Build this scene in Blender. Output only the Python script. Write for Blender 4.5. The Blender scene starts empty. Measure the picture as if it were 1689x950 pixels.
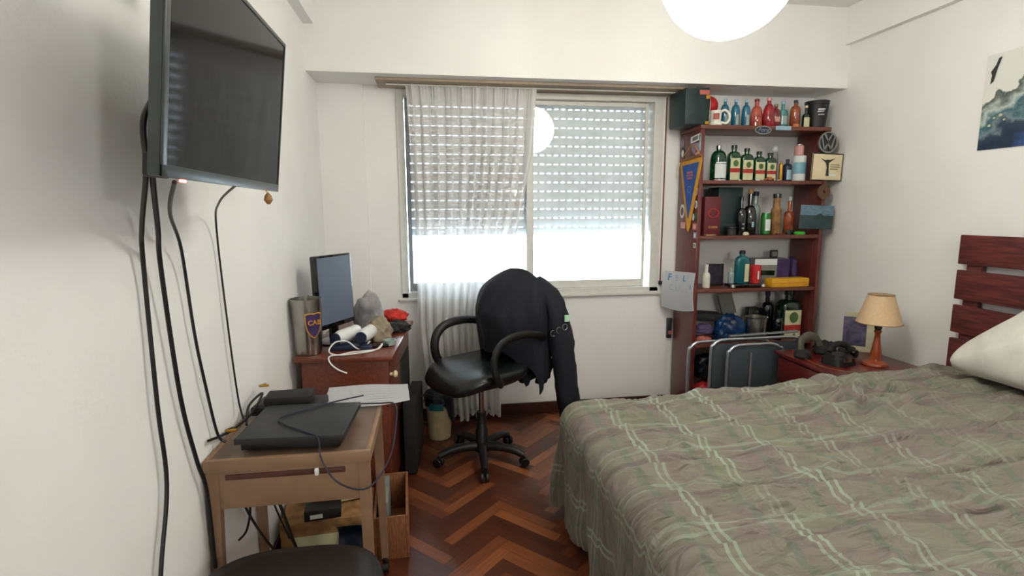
import bpy, bmesh, math, random
from mathutils import Vector, Matrix, noise
random.seed(7)
PI = math.pi
SC = bpy.context.scene
COL = SC.collection

# ---------------------------------------------------------------- materials
def lin(c):
    o = []
    for v in c[:3]:
        v = v / 255.0
        o.append(v / 12.92 if v <= .04045 else ((v + .055) / 1.055) ** 2.4)
    return (*o, 1.0)

def mat(name, rgb, rough=.6, metal=0., var=.12, scale=18., bump=0., bscale=120., coat=0., spec=.5, rgb2=None, trans=0., stretch=None, emis=0.):
    m = bpy.data.materials.new(name); m.use_nodes = True
    nt = m.node_tree; N = nt.nodes; L = nt.links
    b = N['Principled BSDF']
    b.inputs['Roughness'].default_value = rough
    b.inputs['Metallic'].default_value = metal
    b.inputs['Specular IOR Level'].default_value = spec
    b.inputs['Coat Weight'].default_value = coat
    b.inputs['Transmission Weight'].default_value = trans
    tc = N.new('ShaderNodeTexCoord'); mp = N.new('ShaderNodeMapping')
    L.new(tc.outputs['Object'], mp.inputs[0])
    if stretch: mp.inputs['Scale'].default_value = stretch
    nz = N.new('ShaderNodeTexNoise'); nz.inputs['Scale'].default_value = scale; nz.inputs['Detail'].default_value = 5
    L.new(mp.outputs[0], nz.inputs['Vector'])
    rp = N.new('ShaderNodeValToRGB'); L.new(nz.outputs['Fac'], rp.inputs[0])
    a = lin(rgb); z = lin(rgb2) if rgb2 else tuple(v * (1 - var) for v in a[:3]) + (1,)
    a2 = a if rgb2 else tuple(min(1, v * (1 + var * .5)) for v in a[:3]) + (1,)
    rp.color_ramp.elements[0].position = .35; rp.color_ramp.elements[0].color = z
    rp.color_ramp.elements[1].position = .68; rp.color_ramp.elements[1].color = a2
    L.new(rp.outputs[0], b.inputs['Base Color'])
    if emis:
        L.new(rp.outputs[0], b.inputs['Emission Color']); b.inputs['Emission Strength'].default_value = emis
    if bump:
        n2 = N.new('ShaderNodeTexNoise'); n2.inputs['Scale'].default_value = bscale; n2.inputs['Detail'].default_value = 4
        L.new(mp.outputs[0], n2.inputs['Vector'])
        bp = N.new('ShaderNodeBump'); bp.inputs['Strength'].default_value = bump; bp.inputs['Distance'].default_value = .01
        L.new(n2.outputs['Fac'], bp.inputs['Height']); L.new(bp.outputs[0], b.inputs['Normal'])
    return m

M = {}
def mm(k, *a, **kw):
    M[k] = mat(k, *a, **kw); return M[k]
mm('wall_paint', (240, 240, 238), .85, var=.03, scale=3, bump=.12, bscale=45)
mm('ceiling_paint', (236, 236, 230), .9, var=.02, scale=3)
mm('trim_paint', (214, 208, 196), .6, var=.08)
mm('alu_cream', (214, 214, 208), .45, var=.06)
mm('alu_grey', (150, 155, 160), .4, metal=.6, var=.1)
mm('slat_grey', (232, 234, 234), .6, var=.05)
mm('tan_wood', (168, 152, 132), .6, var=.2, stretch=(2, 20, 20))
mm('baseboard_wood', (72, 34, 24), .45, rgb2=(48, 22, 16), stretch=(2, 20, 20))
mm('shelf_wood', (112, 54, 48), .35, rgb2=(82, 36, 34), scale=6, stretch=(12, 12, 1), coat=.15)
mm('shelf_board', (118, 66, 52), .4, rgb2=(88, 46, 38), scale=6, stretch=(1, 12, 12))
mm('desk_wood', (122, 60, 40), .3, rgb2=(94, 42, 28), scale=5, stretch=(14, 1.5, 14), coat=.25)
mm('nightstand_wood', (112, 30, 24), .28, rgb2=(78, 20, 18), scale=5, stretch=(2, 2, 14), coat=.3)
mm('headboard_wood', (120, 54, 50), .55, rgb2=(74, 30, 32), scale=5, stretch=(14, 1.6, 14), bump=.3, bscale=60)
mm('cart_tan', (142, 112, 86), .5, var=.1)
mm('cart_top', (112, 90, 74), .35, var=.15)
mm('cart_groove', (84, 46, 36), .6)
mm('black_plastic', (20, 21, 22), .45, var=.2)
mm('tv_plastic', (52, 58, 56), .35, var=.1)
mm('black_gloss', (12, 13, 15), .08, var=.1, coat=.5)
mm('black_matte', (24, 25, 26), .75, var=.2)
mm('console_top', (34, 37, 39), .5, var=.12, scale=60, bump=.1, bscale=400)
mm('black_leather', (22, 26, 29), .27, var=.2, bump=.15, bscale=70)
mm('brown_leather', (30, 22, 21), .5, var=.2, bump=.1)
mm('chrome', (200, 200, 202), .18, metal=1, var=.05)
mm('steel', (170, 168, 162), .28, metal=1, var=.1)
mm('alu_tube', (196, 202, 210), .3, metal=.85, var=.08)
mm('mesh_fabric', (58, 66, 72), .8, var=.2, scale=300)
mm('navy_cloth', (11, 15, 29), .85, var=.3, scale=7, bump=.35, bscale=16)
mm('navy_cable', (24, 26, 52), .5)
mm('white_paper', (236, 238, 242), .8, var=.02)
mm('white_plastic', (226, 228, 226), .4, var=.04)
mm('white_ceramic', (228, 226, 216), .25, var=.04)
mm('cream', (222, 208, 172), .6, var=.06)
mm('cream_shade', (214, 184, 146), .8, var=.06, scale=60)
mm('orange_wood', (164, 78, 36), .3, rgb2=(128, 52, 26), scale=8, stretch=(14, 14, 2), coat=.3)
mm('pillow_white', (222, 220, 210), .9, var=.06, bump=.3, bscale=14)
mm('mattress_white', (210, 208, 200), .9)
mm('gold', (196, 146, 52), .35, metal=.7)
mm('gold_cloth', (208, 150, 44), .8)
mm('royal_blue', (36, 82, 158), .75, var=.15)
mm('red_cloth', (196, 44, 32), .8, var=.25)
mm('red_plastic', (196, 40, 44), .35)
mm('red_glass', (170, 34, 44), .1, coat=.5, rgb2=(120, 16, 28))
mm('coral_glass', (206, 104, 84), .1, coat=.5, rgb2=(140, 48, 44))
mm('dark_red_glass', (118, 30, 34), .12, coat=.5)
mm('blue_glass', (38, 120, 150), .1, coat=.5, rgb2=(20, 84, 112))
mm('teal_glass', (96, 160, 158), .1, coat=.5, rgb2=(60, 118, 118))
mm('green_glass', (14, 74, 46), .08, coat=.6, rgb2=(6, 46, 28))
mm('dark_green_glass', (12, 34, 24), .08, coat=.6)
mm('amber_glass', (164, 84, 44), .1, coat=.5, rgb2=(116, 52, 30))
mm('black_glass', (10, 14, 20), .06, coat=.7)
mm('pale_glass', (150, 168, 166), .12, coat=.4)
mm('olive_glass', (124, 128, 84), .15, coat=.4)
mm('deep_teal', (18, 96, 104), .12, coat=.5)
mm('label_white', (214, 220, 220), .7, var=.04)
mm('label_cream', (200, 200, 160), .7, var=.1)
mm('label_red', (176, 44, 40), .7)
mm('label_green', (74, 104, 58), .7)
mm('label_orange', (190, 110, 60), .7)
mm('dark_blue', (22, 34, 62), .4)
mm('blue_bag', (22, 72, 122), .35, rgb2=(10, 34, 70), scale=9, bump=.5, bscale=20)
mm('purple', (66, 40, 96), .6, rgb2=(44, 26, 70))
mm('violet_bag', (92, 74, 112), .6, rgb2=(58, 42, 78))
mm('yellow', (218, 160, 28), .5)
mm('can_blue', (120, 172, 186), .35, var=.15)
mm('pink', (206, 150, 144), .5)
mm('light_blue', (150, 184, 200), .5)
mm('maroon_box', (96, 26, 36), .5)
mm('dark_green_box', (16, 40, 42), .5, var=.2)
mm('cardboard', (170, 128, 78), .7, rgb2=(120, 84, 50))
mm('beige_cloth', (168, 156, 134), .9, rgb2=(124, 112, 94), scale=14, bump=.5, bscale=30)
mm('grey_cloth', (176, 174, 176), .9, rgb2=(120, 118, 122), scale=10, bump=.4, bscale=25)
mm('bright_green', (70, 190, 60), .3)
mm('grey_card', (120, 122, 118), .7)
mm('badge_grey', (150, 152, 150), .3, metal=.8)
mm('badge_dark', (38, 42, 46), .4)
mm('brown_strap', (122, 74, 56), .8)
mm('brown_round', (92, 66, 46), .7)
mm('teal_bag', (20, 92, 98), .5)
mm('bin_beige', (176, 160, 122), .6)
mm('dark_bag', (14, 20, 30), .4, bump=.5, bscale=30)
mm('wood_board', (150, 96, 58), .6, rgb2=(110, 66, 40), stretch=(12, 12, 2))
mm('parapet', (190, 190, 186), .9)
mm('sticker_red', (176, 92, 84), .6); mm('sticker_dark', (60, 60, 66), .6); mm('sticker_green', (60, 100, 66), .6)
mm('sticker_lilac', (150, 130, 148), .6); mm('marker_blue', (36, 140, 196), .7); mm('marker_faint', (196, 206, 226), .7)

def emission(name, rgb, s):
    m = bpy.data.materials.new(name); m.use_nodes = True
    b = m.node_tree.nodes['Principled BSDF']
    b.inputs['Base Color'].default_value = (.9, .88, .84, 1)
    b.inputs['Emission Color'].default_value = (*rgb, 1); b.inputs['Emission Strength'].default_value = s
    M[name] = m; return m
LAMP_S = 8.5
emission('lantern_paper', (1, .95, .85), LAMP_S)
emission('globe_glow', (1, .97, .93), 72.0)
emission('red_led', (1, .05, .05), 6)

def glass_mat():
    m = bpy.data.materials.new('window_glass'); m.use_nodes = True
    nt = m.node_tree; N = nt.nodes; L = nt.links; N.clear()
    o = N.new('ShaderNodeOutputMaterial'); t = N.new('ShaderNodeBsdfTransparent'); g = N.new('ShaderNodeBsdfGlossy')
    g.inputs['Roughness'].default_value = 0.004
    t.inputs['Color'].default_value = (.96, .98, .98, 1)
    f = N.new('ShaderNodeFresnel'); f.inputs['IOR'].default_value = 1.75
    x = N.new('ShaderNodeMixShader'); L.new(f.outputs[0], x.inputs[0]); L.new(t.outputs[0], x.inputs[1]); L.new(g.outputs[0], x.inputs[2])
    L.new(x.outputs[0], o.inputs[0]); M['window_glass'] = m
glass_mat()

def curtain_mat():
    m = bpy.data.materials.new('sheer_curtain'); m.use_nodes = True
    nt = m.node_tree; N = nt.nodes; L = nt.links; N.clear()
    o = N.new('ShaderNodeOutputMaterial'); t = N.new('ShaderNodeBsdfTransparent')
    d = N.new('ShaderNodeBsdfDiffuse'); tr = N.new('ShaderNodeBsdfTranslucent')
    d.inputs[0].default_value = lin((238, 236, 232)); tr.inputs[0].default_value = lin((238, 238, 238))
    w = N.new('ShaderNodeTexNoise'); w.inputs['Scale'].default_value = 400
    x1 = N.new('ShaderNodeMixShader'); x1.inputs[0].default_value = .42
    L.new(d.outputs[0], x1.inputs[1]); L.new(tr.outputs[0], x1.inputs[2])
    rp = N.new('ShaderNodeMapRange'); rp.inputs['To Min'].default_value = .86; rp.inputs['To Max'].default_value = .96
    L.new(w.outputs['Fac'], rp.inputs['Value'])
    x2 = N.new('ShaderNodeMixShader'); L.new(rp.outputs[0], x2.inputs[0]); L.new(t.outputs[0], x2.inputs[1]); L.new(x1.outputs[0], x2.inputs[2])
    L.new(x2.outputs[0], o.inputs[0]); M['sheer_curtain'] = m
curtain_mat()

def screen_mat(name, rgb, rough):
    mm(name, rgb, rough, var=.05, spec=.6)
screen_mat('tv_screen', (20, 21, 23), .08)
M['tv_screen'].node_tree.nodes['Principled BSDF'].inputs['Specular IOR Level'].default_value = .12
screen_mat('monitor_sheen_tint', (96, 108, 130), .32)  # blue-grey base colour paints in the window's reflection on the panel
M['monitor_sheen_tint'].node_tree.nodes['Principled BSDF'].inputs['Specular IOR Level'].default_value = 1.0

def floor_mat():
    m = bpy.data.materials.new('parquet'); m.use_nodes = True
    nt = m.node_tree; N = nt.nodes; L = nt.links; b = N['Principled BSDF']
    at = N.new('ShaderNodeAttribute'); at.attribute_name = 'tone'
    uv = N.new('ShaderNodeUVMap'); uv.uv_map = 'uv'
    mp = N.new('ShaderNodeMapping'); mp.inputs['Scale'].default_value = (3, 60, 1); L.new(uv.outputs[0], mp.inputs[0])
    nz = N.new('ShaderNodeTexNoise'); nz.inputs['Scale'].default_value = 1.6; nz.inputs['Detail'].default_value = 6; L.new(mp.outputs[0], nz.inputs[0])
    ad = N.new('ShaderNodeMath'); ad.operation = 'MULTIPLY_ADD'; ad.inputs[1].default_value = .5
    L.new(nz.outputs['Fac'], ad.inputs[0]); L.new(at.outputs['Fac'], ad.inputs[2])
    rp = N.new('ShaderNodeValToRGB'); L.new(ad.outputs[0], rp.inputs[0])
    e = rp.color_ramp.elements; e[0].position = .15; e[0].color = lin((58, 28, 18)); e[1].position = 1.2 if False else 1.0; e[1].color = lin((176, 104, 58))
    k = e.new(.45); k.color = lin((100, 50, 30)); k = e.new(.7); k.color = lin((138, 80, 46))
    L.new(rp.outputs[0], b.inputs['Base Color']); b.inputs['Roughness'].default_value = .32; b.inputs['Coat Weight'].default_value = .25
    b.inputs['Coat Roughness'].default_value = .25
    M['parquet'] = m
floor_mat()

def plaid_mat():
    m = bpy.data.materials.new('plaid_cloth'); m.use_nodes = True
    nt = m.node_tree; N = nt.nodes; L = nt.links; b = N['Principled BSDF']
    uv = N.new('ShaderNodeUVMap'); uv.uv_map = 'uv'
    sp = N.new('ShaderNodeSeparateXYZ')
    nzw = N.new('ShaderNodeTexNoise'); nzw.inputs['Scale'].default_value = 2.2; L.new(uv.outputs[0], nzw.inputs[0])
    vm = N.new('ShaderNodeVectorMath'); vm.operation = 'MULTIPLY_ADD'; vm.inputs[1].default_value = (.03, .03, 0)
    L.new(nzw.outputs['Color'], vm.inputs[0]); L.new(uv.outputs[0], vm.inputs[2])
    L.new(vm.outputs[0], sp.inputs[0])
    def math_(op, a, bb=None, c=None):
        n = N.new('ShaderNodeMath'); n.operation = op
        for i, v in enumerate((a, bb, c)):
            if v is None: continue
            if isinstance(v, (int, float)): n.inputs[i].default_value = v
            else: L.new(v, n.inputs[i])
        return n.outputs[0]
    def band(src, off, period, w):
        t = math_('ADD', src, off); t = math_('DIVIDE', t, period); t = math_('FRACT', t)
        t = math_('SUBTRACT', t, .5); t = math_('ABSOLUTE', t)
        return math_('LESS_THAN', t, w / period / 2)
    P = .245
    U, V = sp.outputs[0], sp.outputs[1]
    bands_u = math_('MAXIMUM', band(U, .0, P, .011), band(U, .028, P, .011))
    bands_v = math_('MAXIMUM', band(V, .03, P, .011), band(V, .058, P, .011))
    fine_u = band(U, .10, P, .03); fine_v = band(V, .12, P, .03)
    def mix(fac, c1, c2, k=1.0):
        n = N.new('ShaderNodeMix'); n.data_type = 'RGBA'
        f = math_('MULTIPLY', fac, k) ; L.new(f, n.inputs['Factor'])
        for s, c in ((6, c1), (7, c2)):
            if isinstance(c, tuple): n.inputs[s].default_value = c
            else: L.new(c, n.inputs[s])
        return n.outputs[2]
    nz = N.new('ShaderNodeTexNoise'); nz.inputs['Scale'].default_value = 5; nz.inputs['Detail'].default_value = 3; L.new(uv.outputs[0], nz.inputs[0])
    base = N.new('ShaderNodeValToRGB'); L.new(nz.outputs['Fac'], base.inputs[0])
    e = base.color_ramp.elements; e[0].position = .35; e[0].color = lin((136, 124, 118)); e[1].position = .65; e[1].color = lin((136, 136, 118))
    # a worn pale patch in the middle
    c = mix(fine_u, base.outputs[0], lin((108, 122, 108)), .55)
    c = mix(fine_v, c, lin((118, 104, 100)), .55)
    wn = N.new('ShaderNodeTexNoise'); wn.inputs['Scale'].default_value = 3.3; wn.inputs['Detail'].default_value = 3; L.new(uv.outputs[0], wn.inputs[0])
    wr = N.new('ShaderNodeMapRange'); wr.inputs['From Min'].default_value = .35; wr.inputs['From Max'].default_value = .6; wr.inputs['To Min'].default_value = .35; L.new(wn.outputs['Fac'], wr.inputs['Value'])
    wu = N.new('ShaderNodeMapRange'); wu.inputs['From Min'].default_value = .6; wu.inputs['From Max'].default_value = 1.5; wu.inputs['To Min'].default_value = 1; wu.inputs['To Max'].default_value = .35; L.new(U, wu.inputs['Value'])
    worn = math_('MULTIPLY', wr.outputs[0], wu.outputs[0])
    c = mix(math_('MULTIPLY', bands_v, worn), c, lin((160, 174, 154)), .65)
    c = mix(math_('MULTIPLY', bands_u, worn), c, lin((168, 184, 164)), .9)
    wv = N.new('ShaderNodeTexNoise'); wv.inputs['Scale'].default_value = 260; L.new(uv.outputs[0], wv.inputs[0])
    c = mix(wv.outputs['Fac'], c, lin((78, 80, 76)), .3)
    L.new(c, b.inputs['Base Color']); b.inputs['Roughness'].default_value = .9; b.inputs['Specular IOR Level'].default_value = .12
    b.inputs['Sheen Weight'].default_value = .1
    mp = N.new('ShaderNodeMapping'); mp.inputs['Scale'].default_value = (1, 2.6, 1); mp.inputs['Rotation'].default_value = (0, 0, .12); L.new(uv.outputs[0], mp.inputs[0])
    n3 = N.new('ShaderNodeTexNoise'); n3.inputs['Scale'].default_value = 8; n3.inputs['Detail'].default_value = 3; n3.inputs['Distortion'].default_value = .8; L.new(mp.outputs[0], n3.inputs[0])
    bp = N.new('ShaderNodeBump'); bp.inputs['Strength'].default_value = .75; bp.inputs['Distance'].default_value = .055
    L.new(n3.outputs['Fac'], bp.inputs['Height']); L.new(bp.outputs[0], b.inputs['Normal'])
    M['plaid_cloth'] = m
plaid_mat()

def poster_mat():
    # a rally car in tyre smoke in front of a crowd: generic blotches
    m = bpy.data.materials.new('poster_print'); m.use_nodes = True
    nt = m.node_tree; N = nt.nodes; L = nt.links; b = N['Principled BSDF']
    uv = N.new('ShaderNodeUVMap'); uv.uv_map = 'uv'
    sp = N.new('ShaderNodeSeparateXYZ'); L.new(uv.outputs[0], sp.inputs[0])
    nz = N.new('ShaderNodeTexNoise'); nz.inputs['Scale'].default_value = 5; nz.inputs['Detail'].default_value = 7; L.new(uv.outputs[0], nz.inputs[0])
    a = N.new('ShaderNodeMath'); a.operation = 'MULTIPLY_ADD'; a.inputs[1].default_value = .7; L.new(nz.outputs['Fac'], a.inputs[0])
    a2 = N.new('ShaderNodeMath'); a2.operation = 'MULTIPLY_ADD'; a2.inputs[1].default_value = -.5; L.new(sp.outputs[0], a2.inputs[0]); L.new(sp.outputs[1], a2.inputs[2])
    L.new(a2.outputs[0], a.inputs[2])
    rp = N.new('ShaderNodeValToRGB'); L.new(a.outputs[0], rp.inputs[0])
    e = rp.color_ramp.elements
    e[0].position = .12; e[0].color = lin((52, 76, 128)); e[1].position = .98; e[1].color = lin((226, 228, 222))
    for p, c in ((.27, (28, 44, 70)), (.42, (46, 66, 84)), (.5, (120, 140, 146)), (.58, (50, 96, 108)), (.68, (190, 204, 198)), (.76, (120, 130, 124)), (.82, (70, 84, 82)), (.86, (226, 228, 222))):
        k = e.new(p); k.color = lin(c)
    L.new(rp.outputs[0], b.inputs['Base Color']); b.inputs['Roughness'].default_value = .45
    M['poster_print'] = m
poster_mat()

# ---------------------------------------------------------------- mesh helpers (all add to a bmesh)
def BM(): return bmesh.new()
def box(bm, c, s, bev=0., rot=None):
    r = bmesh.ops.create_cube(bm, size=1)
    vs = r['verts']
    bmesh.ops.scale(bm, vec=s, verts=vs)
    if bev:
        es = list({e for v in vs for e in v.link_edges})
        bev = min(bev, min(s) * .45)
        q = bmesh.ops.bevel(bm, geom=es, offset=bev, segments=2, affect='EDGES', profile=.5)
        vs = list({v for f in q['faces'] for v in f.verts} | {v for v in vs if v.is_valid})
    if rot is not None: bmesh.ops.rotate(bm, cent=(0, 0, 0), matrix=rot, verts=vs)
    bmesh.ops.translate(bm, vec=c, verts=vs)
    return vs
def bx(bm, x0, x1, y0, y1, z0, z1, bev=0.):
    return box(bm, ((x0 + x1) / 2, (y0 + y1) / 2, (z0 + z1) / 2), (abs(x1 - x0), abs(y1 - y0), abs(z1 - z0)), bev)
def catmull(pts, n=8, closed=False):
    P = [Vector(p) for p in pts]; out = []
    m = len(P)
    rng = range(m if closed else m - 1)
    for i in rng:
        if closed: a, b, c, d = P[(i - 1) % m], P[i], P[(i + 1) % m], P[(i + 2) % m]
        else: a, b, c, d = P[max(i - 1, 0)], P[i], P[i + 1], P[min(i + 2, m - 1)]
        for k in range(n):
            t = k / n
            out.append(.5 * ((2 * b) + (c - a) * t + (2 * a - 5 * b + 4 * c - d) * t * t + (3 * b - a - 3 * c + d) * t ** 3))
    if not closed: out.append(P[-1].copy())
    return out
def tube(bm, pts, r, seg=10, smooth=True, n=8, closed=False, flat=1.0):
    P = catmull(pts, n, closed) if smooth else [Vector(p) for p in pts]
    R = r if callable(r) else (lambda t: r)
    rings = []; prev = None
    m = len(P)
    for i, p in enumerate(P):
        if closed: d = P[(i + 1) % m] - P[(i - 1) % m]
        else: d = P[min(i + 1, m - 1)] - P[max(i - 1, 0)]
        if d.length < 1e-9: d = Vector((0, 0, 1))
        d.normalize()
        if prev is None:
            a = Vector((0, 0, 1)) if abs(d.z) < .9 else Vector((1, 0, 0))
            u = d.cross(a).normalized()
        else: u = (prev - d * prev.dot(d)).normalized()
        prev = u; w = d.cross(u)
        rr = R(i / max(1, m - 1))
        rings.append([bm.verts.new(p + (u * math.cos(2 * PI * k / seg) + w * math.sin(2 * PI * k / seg) * flat) * rr) for k in range(seg)])
    for i in range(m if closed else m - 1):
        A, B = rings[i], rings[(i + 1) % m]
        for k in range(seg): bm.faces.new((A[k], A[(k + 1) % seg], B[(k + 1) % seg], B[k]))
    if not closed:
        bm.faces.new(list(reversed(rings[0]))); bm.faces.new(rings[-1])
def sup(a, rx, ry, n):
    c, s = math.cos(a), math.sin(a)
    return (math.copysign(abs(c) ** (2 / n), c) * rx, math.copysign(abs(s) ** (2 / n), s) * ry)
def loft(bm, rings, seg=28, c=(0, 0, 0), cap=True, hollow=False):
    """rings: (z, rx, ry, n) or (z, r)"""
    RR = []
    for q in rings:
        z, rx = q[0], q[1]; ry = q[2] if len(q) > 2 else rx; n = q[3] if len(q) > 3 else 2
        ox = q[4] if len(q) > 4 else 0; oy = q[5] if len(q) > 5 else 0
        v = []
        for k in range(seg):
            x, y = sup(2 * PI * (k + .5) / seg, max(rx, 1e-4), max(ry, 1e-4), n)
            v.append(bm.verts.new((c[0] + x + ox, c[1] + y + oy, c[2] + z)))
        RR.append(v)
    for A, B in zip(RR, RR[1:]):
        for k in range(seg): bm.faces.new((A[k], A[(k + 1) % seg], B[(k + 1) % seg], B[k]))
    if cap:
        bm.faces.new(list(reversed(RR[0]))); 
        if not hollow: bm.faces.new(RR[-1])
def patch(bm, rx, ry, n, z0, z1, a0=-120, a1=-60, off=.0008, seg=14, c=(0, 0, 0)):
    rows = []
    for z in (z0, z1):
        v = []
        for k in range(seg + 1):
            a = math.radians(a0 + (a1 - a0) * k / seg)
            x, y = sup(a, rx + off, ry + off, n); v.append(bm.verts.new((c[0] + x, c[1] + y, c[2] + z)))
        rows.append(v)
    for k in range(seg): bm.faces.new((rows[0][k], rows[0][k + 1], rows[1][k + 1], rows[1][k]))
def prism(bm, pts, t, M4=None):
    """polygon in XY extruded by t in Z, then transformed"""
    a = [bm.verts.new((p[0], p[1], 0)) for p in pts]; b = [bm.verts.new((p[0], p[1], t)) for p in pts]
    bm.faces.new(list(reversed(a))); bm.faces.new(b)
    n = len(pts)
    for i in range(n): bm.faces.new((a[i], a[(i + 1) % n], b[(i + 1) % n], b[i]))
    if M4 is not None: bmesh.ops.transform(bm, matrix=M4, verts=a + b)
    return a + b
def frame_mx(o, ex, ey):
    ex = Vector(ex).normalized(); ey = Vector(ey).normalized(); ez = ex.cross(ey).normalized(); ey = ez.cross(ex)
    m = Matrix((ex, ey, ez)).transposed().to_4x4(); m.translation = Vector(o); return m
def sheet(bm, fn, nu, nv, th=0., uvs=None):
    G = [[bm.verts.new(fn(i / nu, j / nv)) for j in range(nv + 1)] for i in range(nu + 1)]
    lay = bm.loops.layers.uv.new('uv') if uvs else None
    fs = []
    for i in range(nu):
        for j in range(nv):
            f = bm.faces.new((G[i][j], G[i + 1][j], G[i + 1][j + 1], G[i][j + 1])); fs.append(f)
            if uvs:
                for l, (a, b) in zip(f.loops, ((i, j), (i + 1, j), (i + 1, j + 1), (i, j + 1))): l[lay].uv = uvs(a / nu, b / nv)
    if th: bmesh.ops.solidify(bm, geom=fs, thickness=th)

def obj(name, bm, m, parent=None, loc=None, smooth=True, ang=35):
    me = bpy.data.meshes.new(name)
    bmesh.ops.recalc_face_normals(bm, faces=bm.faces)
    bm.to_mesh(me); bm.free()
    me.materials.append(M[m] if isinstance(m, str) else m)
    if smooth:
        for p in me.polygons: p.use_smooth = True
        try: me.set_sharp_from_angle(angle=math.radians(ang))
        except Exception: pass
    o = bpy.data.objects.new(name, me); COL.objects.link(o)
    if parent: o.parent = parent
    if loc: o.location = loc
    return o
def tag(o, label=None, cat=None, group=None, kind=None):
    if label: o['label'] = label
    if cat: o['category'] = cat
    if group: o['group'] = group
    if kind: o['kind'] = kind
    return o
def thing(name, label, cat, loc=(0, 0, 0), rz=0., group=None, rot=None):
    o = bpy.data.objects.new(name, None); COL.objects.link(o); o.empty_display_size = .05
    o.location = loc; o.rotation_euler = rot if rot else (0, 0, rz)
    return tag(o, label, cat, group)
def struct(name, bm, m, parent=None, smooth=False):
    o = obj(name, bm, m, parent, smooth=smooth)
    if not parent: o['kind'] = 'structure'
    return o
def text(name, s, size, m, parent, o, ex, ey, depth=.0008, xs=1.0, shear=0.):
    cu = bpy.data.curves.new(name, 'FONT'); cu.body = s; cu.size = size; cu.extrude = depth; cu.align_x = 'CENTER'; cu.align_y = 'CENTER'; cu.shear = shear
    t = bpy.data.objects.new(name + '_tmp', cu); COL.objects.link(t)
    bpy.context.view_layer.update()
    me = bpy.data.meshes.new_from_object(t.evaluated_get(bpy.context.evaluated_depsgraph_get()))
    bpy.data.objects.remove(t)
    me.materials.clear(); me.materials.append(M[m])
    for p in me.polygons: p.material_index = 0
    me.transform(frame_mx(o, ex, ey) @ Matrix.Diagonal((xs, 1, 1, 1)))
    ob = bpy.data.objects.new(name, me); COL.objects.link(ob); ob.parent = parent
    return ob

# ================================================================= THE ROOM
W, D, DS, ZS, CH, BACK = 3.587, 3.73, 3.414, 2.336, 2.86, -1.3
WX0, WX1, WZ0, WZ1 = .50, 2.372, .905, 2.315
T = .12
def herringbone():
    bm = BM(); uv = bm.loops.layers.uv.new('uv'); tone = bm.faces.layers.float.new('tone')
    l, w = .36, .06; n = int(l / w)
    s = math.sqrt(.5)
    rnd = random.Random(3)
    def quad(x0, y0, x1, y1, horiz):
        # (x,y) in lattice frame, rotated by 45 degrees
        g = .0006
        cs = [(x0 + g, y0 + g), (x1 - g, y0 + g), (x1 - g, y1 - g), (x0 + g, y1 - g)]
        wc = [((a - b) * s + W / 2, (a + b) * s + 1.2) for a, b in cs]
        cx = sum(p[0] for p in wc) / 4; cy = sum(p[1] for p in wc) / 4
        if cx < -.3 or cx > W + .3 or cy < BACK - .3 or cy > D + .3: return
        wc = [(min(max(a, 0), W), min(max(b, BACK), D)) for a, b in wc]
        vs = [bm.verts.new((a, b, 0.0)) for a, b in wc]
        try: f = bm.faces.new(vs)
        except Exception: return
        f[tone] = rnd.random() ** 1.5 * .58 - .04
        ou, ov = rnd.random() * 9, rnd.random() * 9
        for lp, (a, b) in zip(f.loops, cs): lp[uv].uv = ((a if horiz else b) + ou, (b if horiz else a) + ov)
    R = 60
    for i in range(-R, R):
        for j in range(-14, 14):
            ox = i * w + j * (2 * l) * 0 ; oy = i * w
            # lattice: horizontal plank at (i*w + j*2l*?, i*w)
            bxx = i * w + j * 2 * l; byy = i * w
            quad(bxx, byy, bxx + l, byy + w, True)
            quad(bxx + l, byy - l + w, bxx + l + w, byy + w, False)
    bmesh.ops.delete(bm, geom=[f for f in bm.faces if f.calc_area() < 1e-7], context='FACES')
    for v in bm.verts: v.co.z = 0
    return bm
fb = herringbone()
me = bpy.data.meshes.new('floor'); fb.faces.ensure_lookup_table()
fl = fb.faces.layers.float.get('tone')
for f in fb.faces:
    if f.normal.z < 0: f.normal_flip()
fb.to_mesh(me); fb.free(); me.materials.append(M['parquet'])
fo = bpy.data.objects.new('floor', me); COL.objects.link(fo); fo['kind'] = 'structure'
b = BM(); bx(b, -T, W + T, BACK - T, D + T, -.12, -.003); struct('floor', b, 'baseboard_wood')
b = BM(); bx(b, -T, W + T, BACK - T, D + T, CH, CH + .1); struct('ceiling', b, 'ceiling_paint')
b = BM(); bx(b, -T, 0, BACK - T, D + T, 0, CH); struct('wall_left', b, 'wall_paint')
b = BM(); bx(b, W, W + T, BACK - T, D + T, 0, CH); struct('wall_right', b, 'wall_paint')
b = BM(); bx(b, 0, W, BACK - T, BACK, 0, CH); struct('wall_front', b, 'wall_paint')
b = BM()
bx(b, 0, WX0, D, D + .2, 0, CH); bx(b, WX1, W, D, D + .2, 0, CH); bx(b, WX0, WX1, D, D + .2, 0, WZ0); bx(b, WX0, WX1, D, D + .2, WZ1, CH)
bx(b, .0, .29, D - .02, D, 0, ZS)
struct('wall_back', b, 'wall_paint')
b = BM(); bx(b, 0, W, DS, D, ZS, CH); struct('trim_1', b, 'wall_paint')            # deep soffit beam over the window
b = BM(); bx(b, 0, .06, BACK, DS, 2.60, CH); struct('trim_2', b, 'wall_paint')
b = BM(); bx(b, W - .045, W, BACK, DS, 2.62, CH); struct('trim_3', b, 'wall_paint')
b = BM(); bx(b, .39, 2.52, 3.50, D, 2.318, ZS, .003); struct('trim_4', b, 'tan_wood')
b = BM(); bx(b, .30, 2.5, D - .016, D, 0, .085, .003); struct('baseboard_back', b, 'baseboard_wood')
b = BM(); bx(b, 0, .014, BACK, D, 0, .07, .003); struct('baseboard_left', b, 'baseboard_wood')
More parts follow.
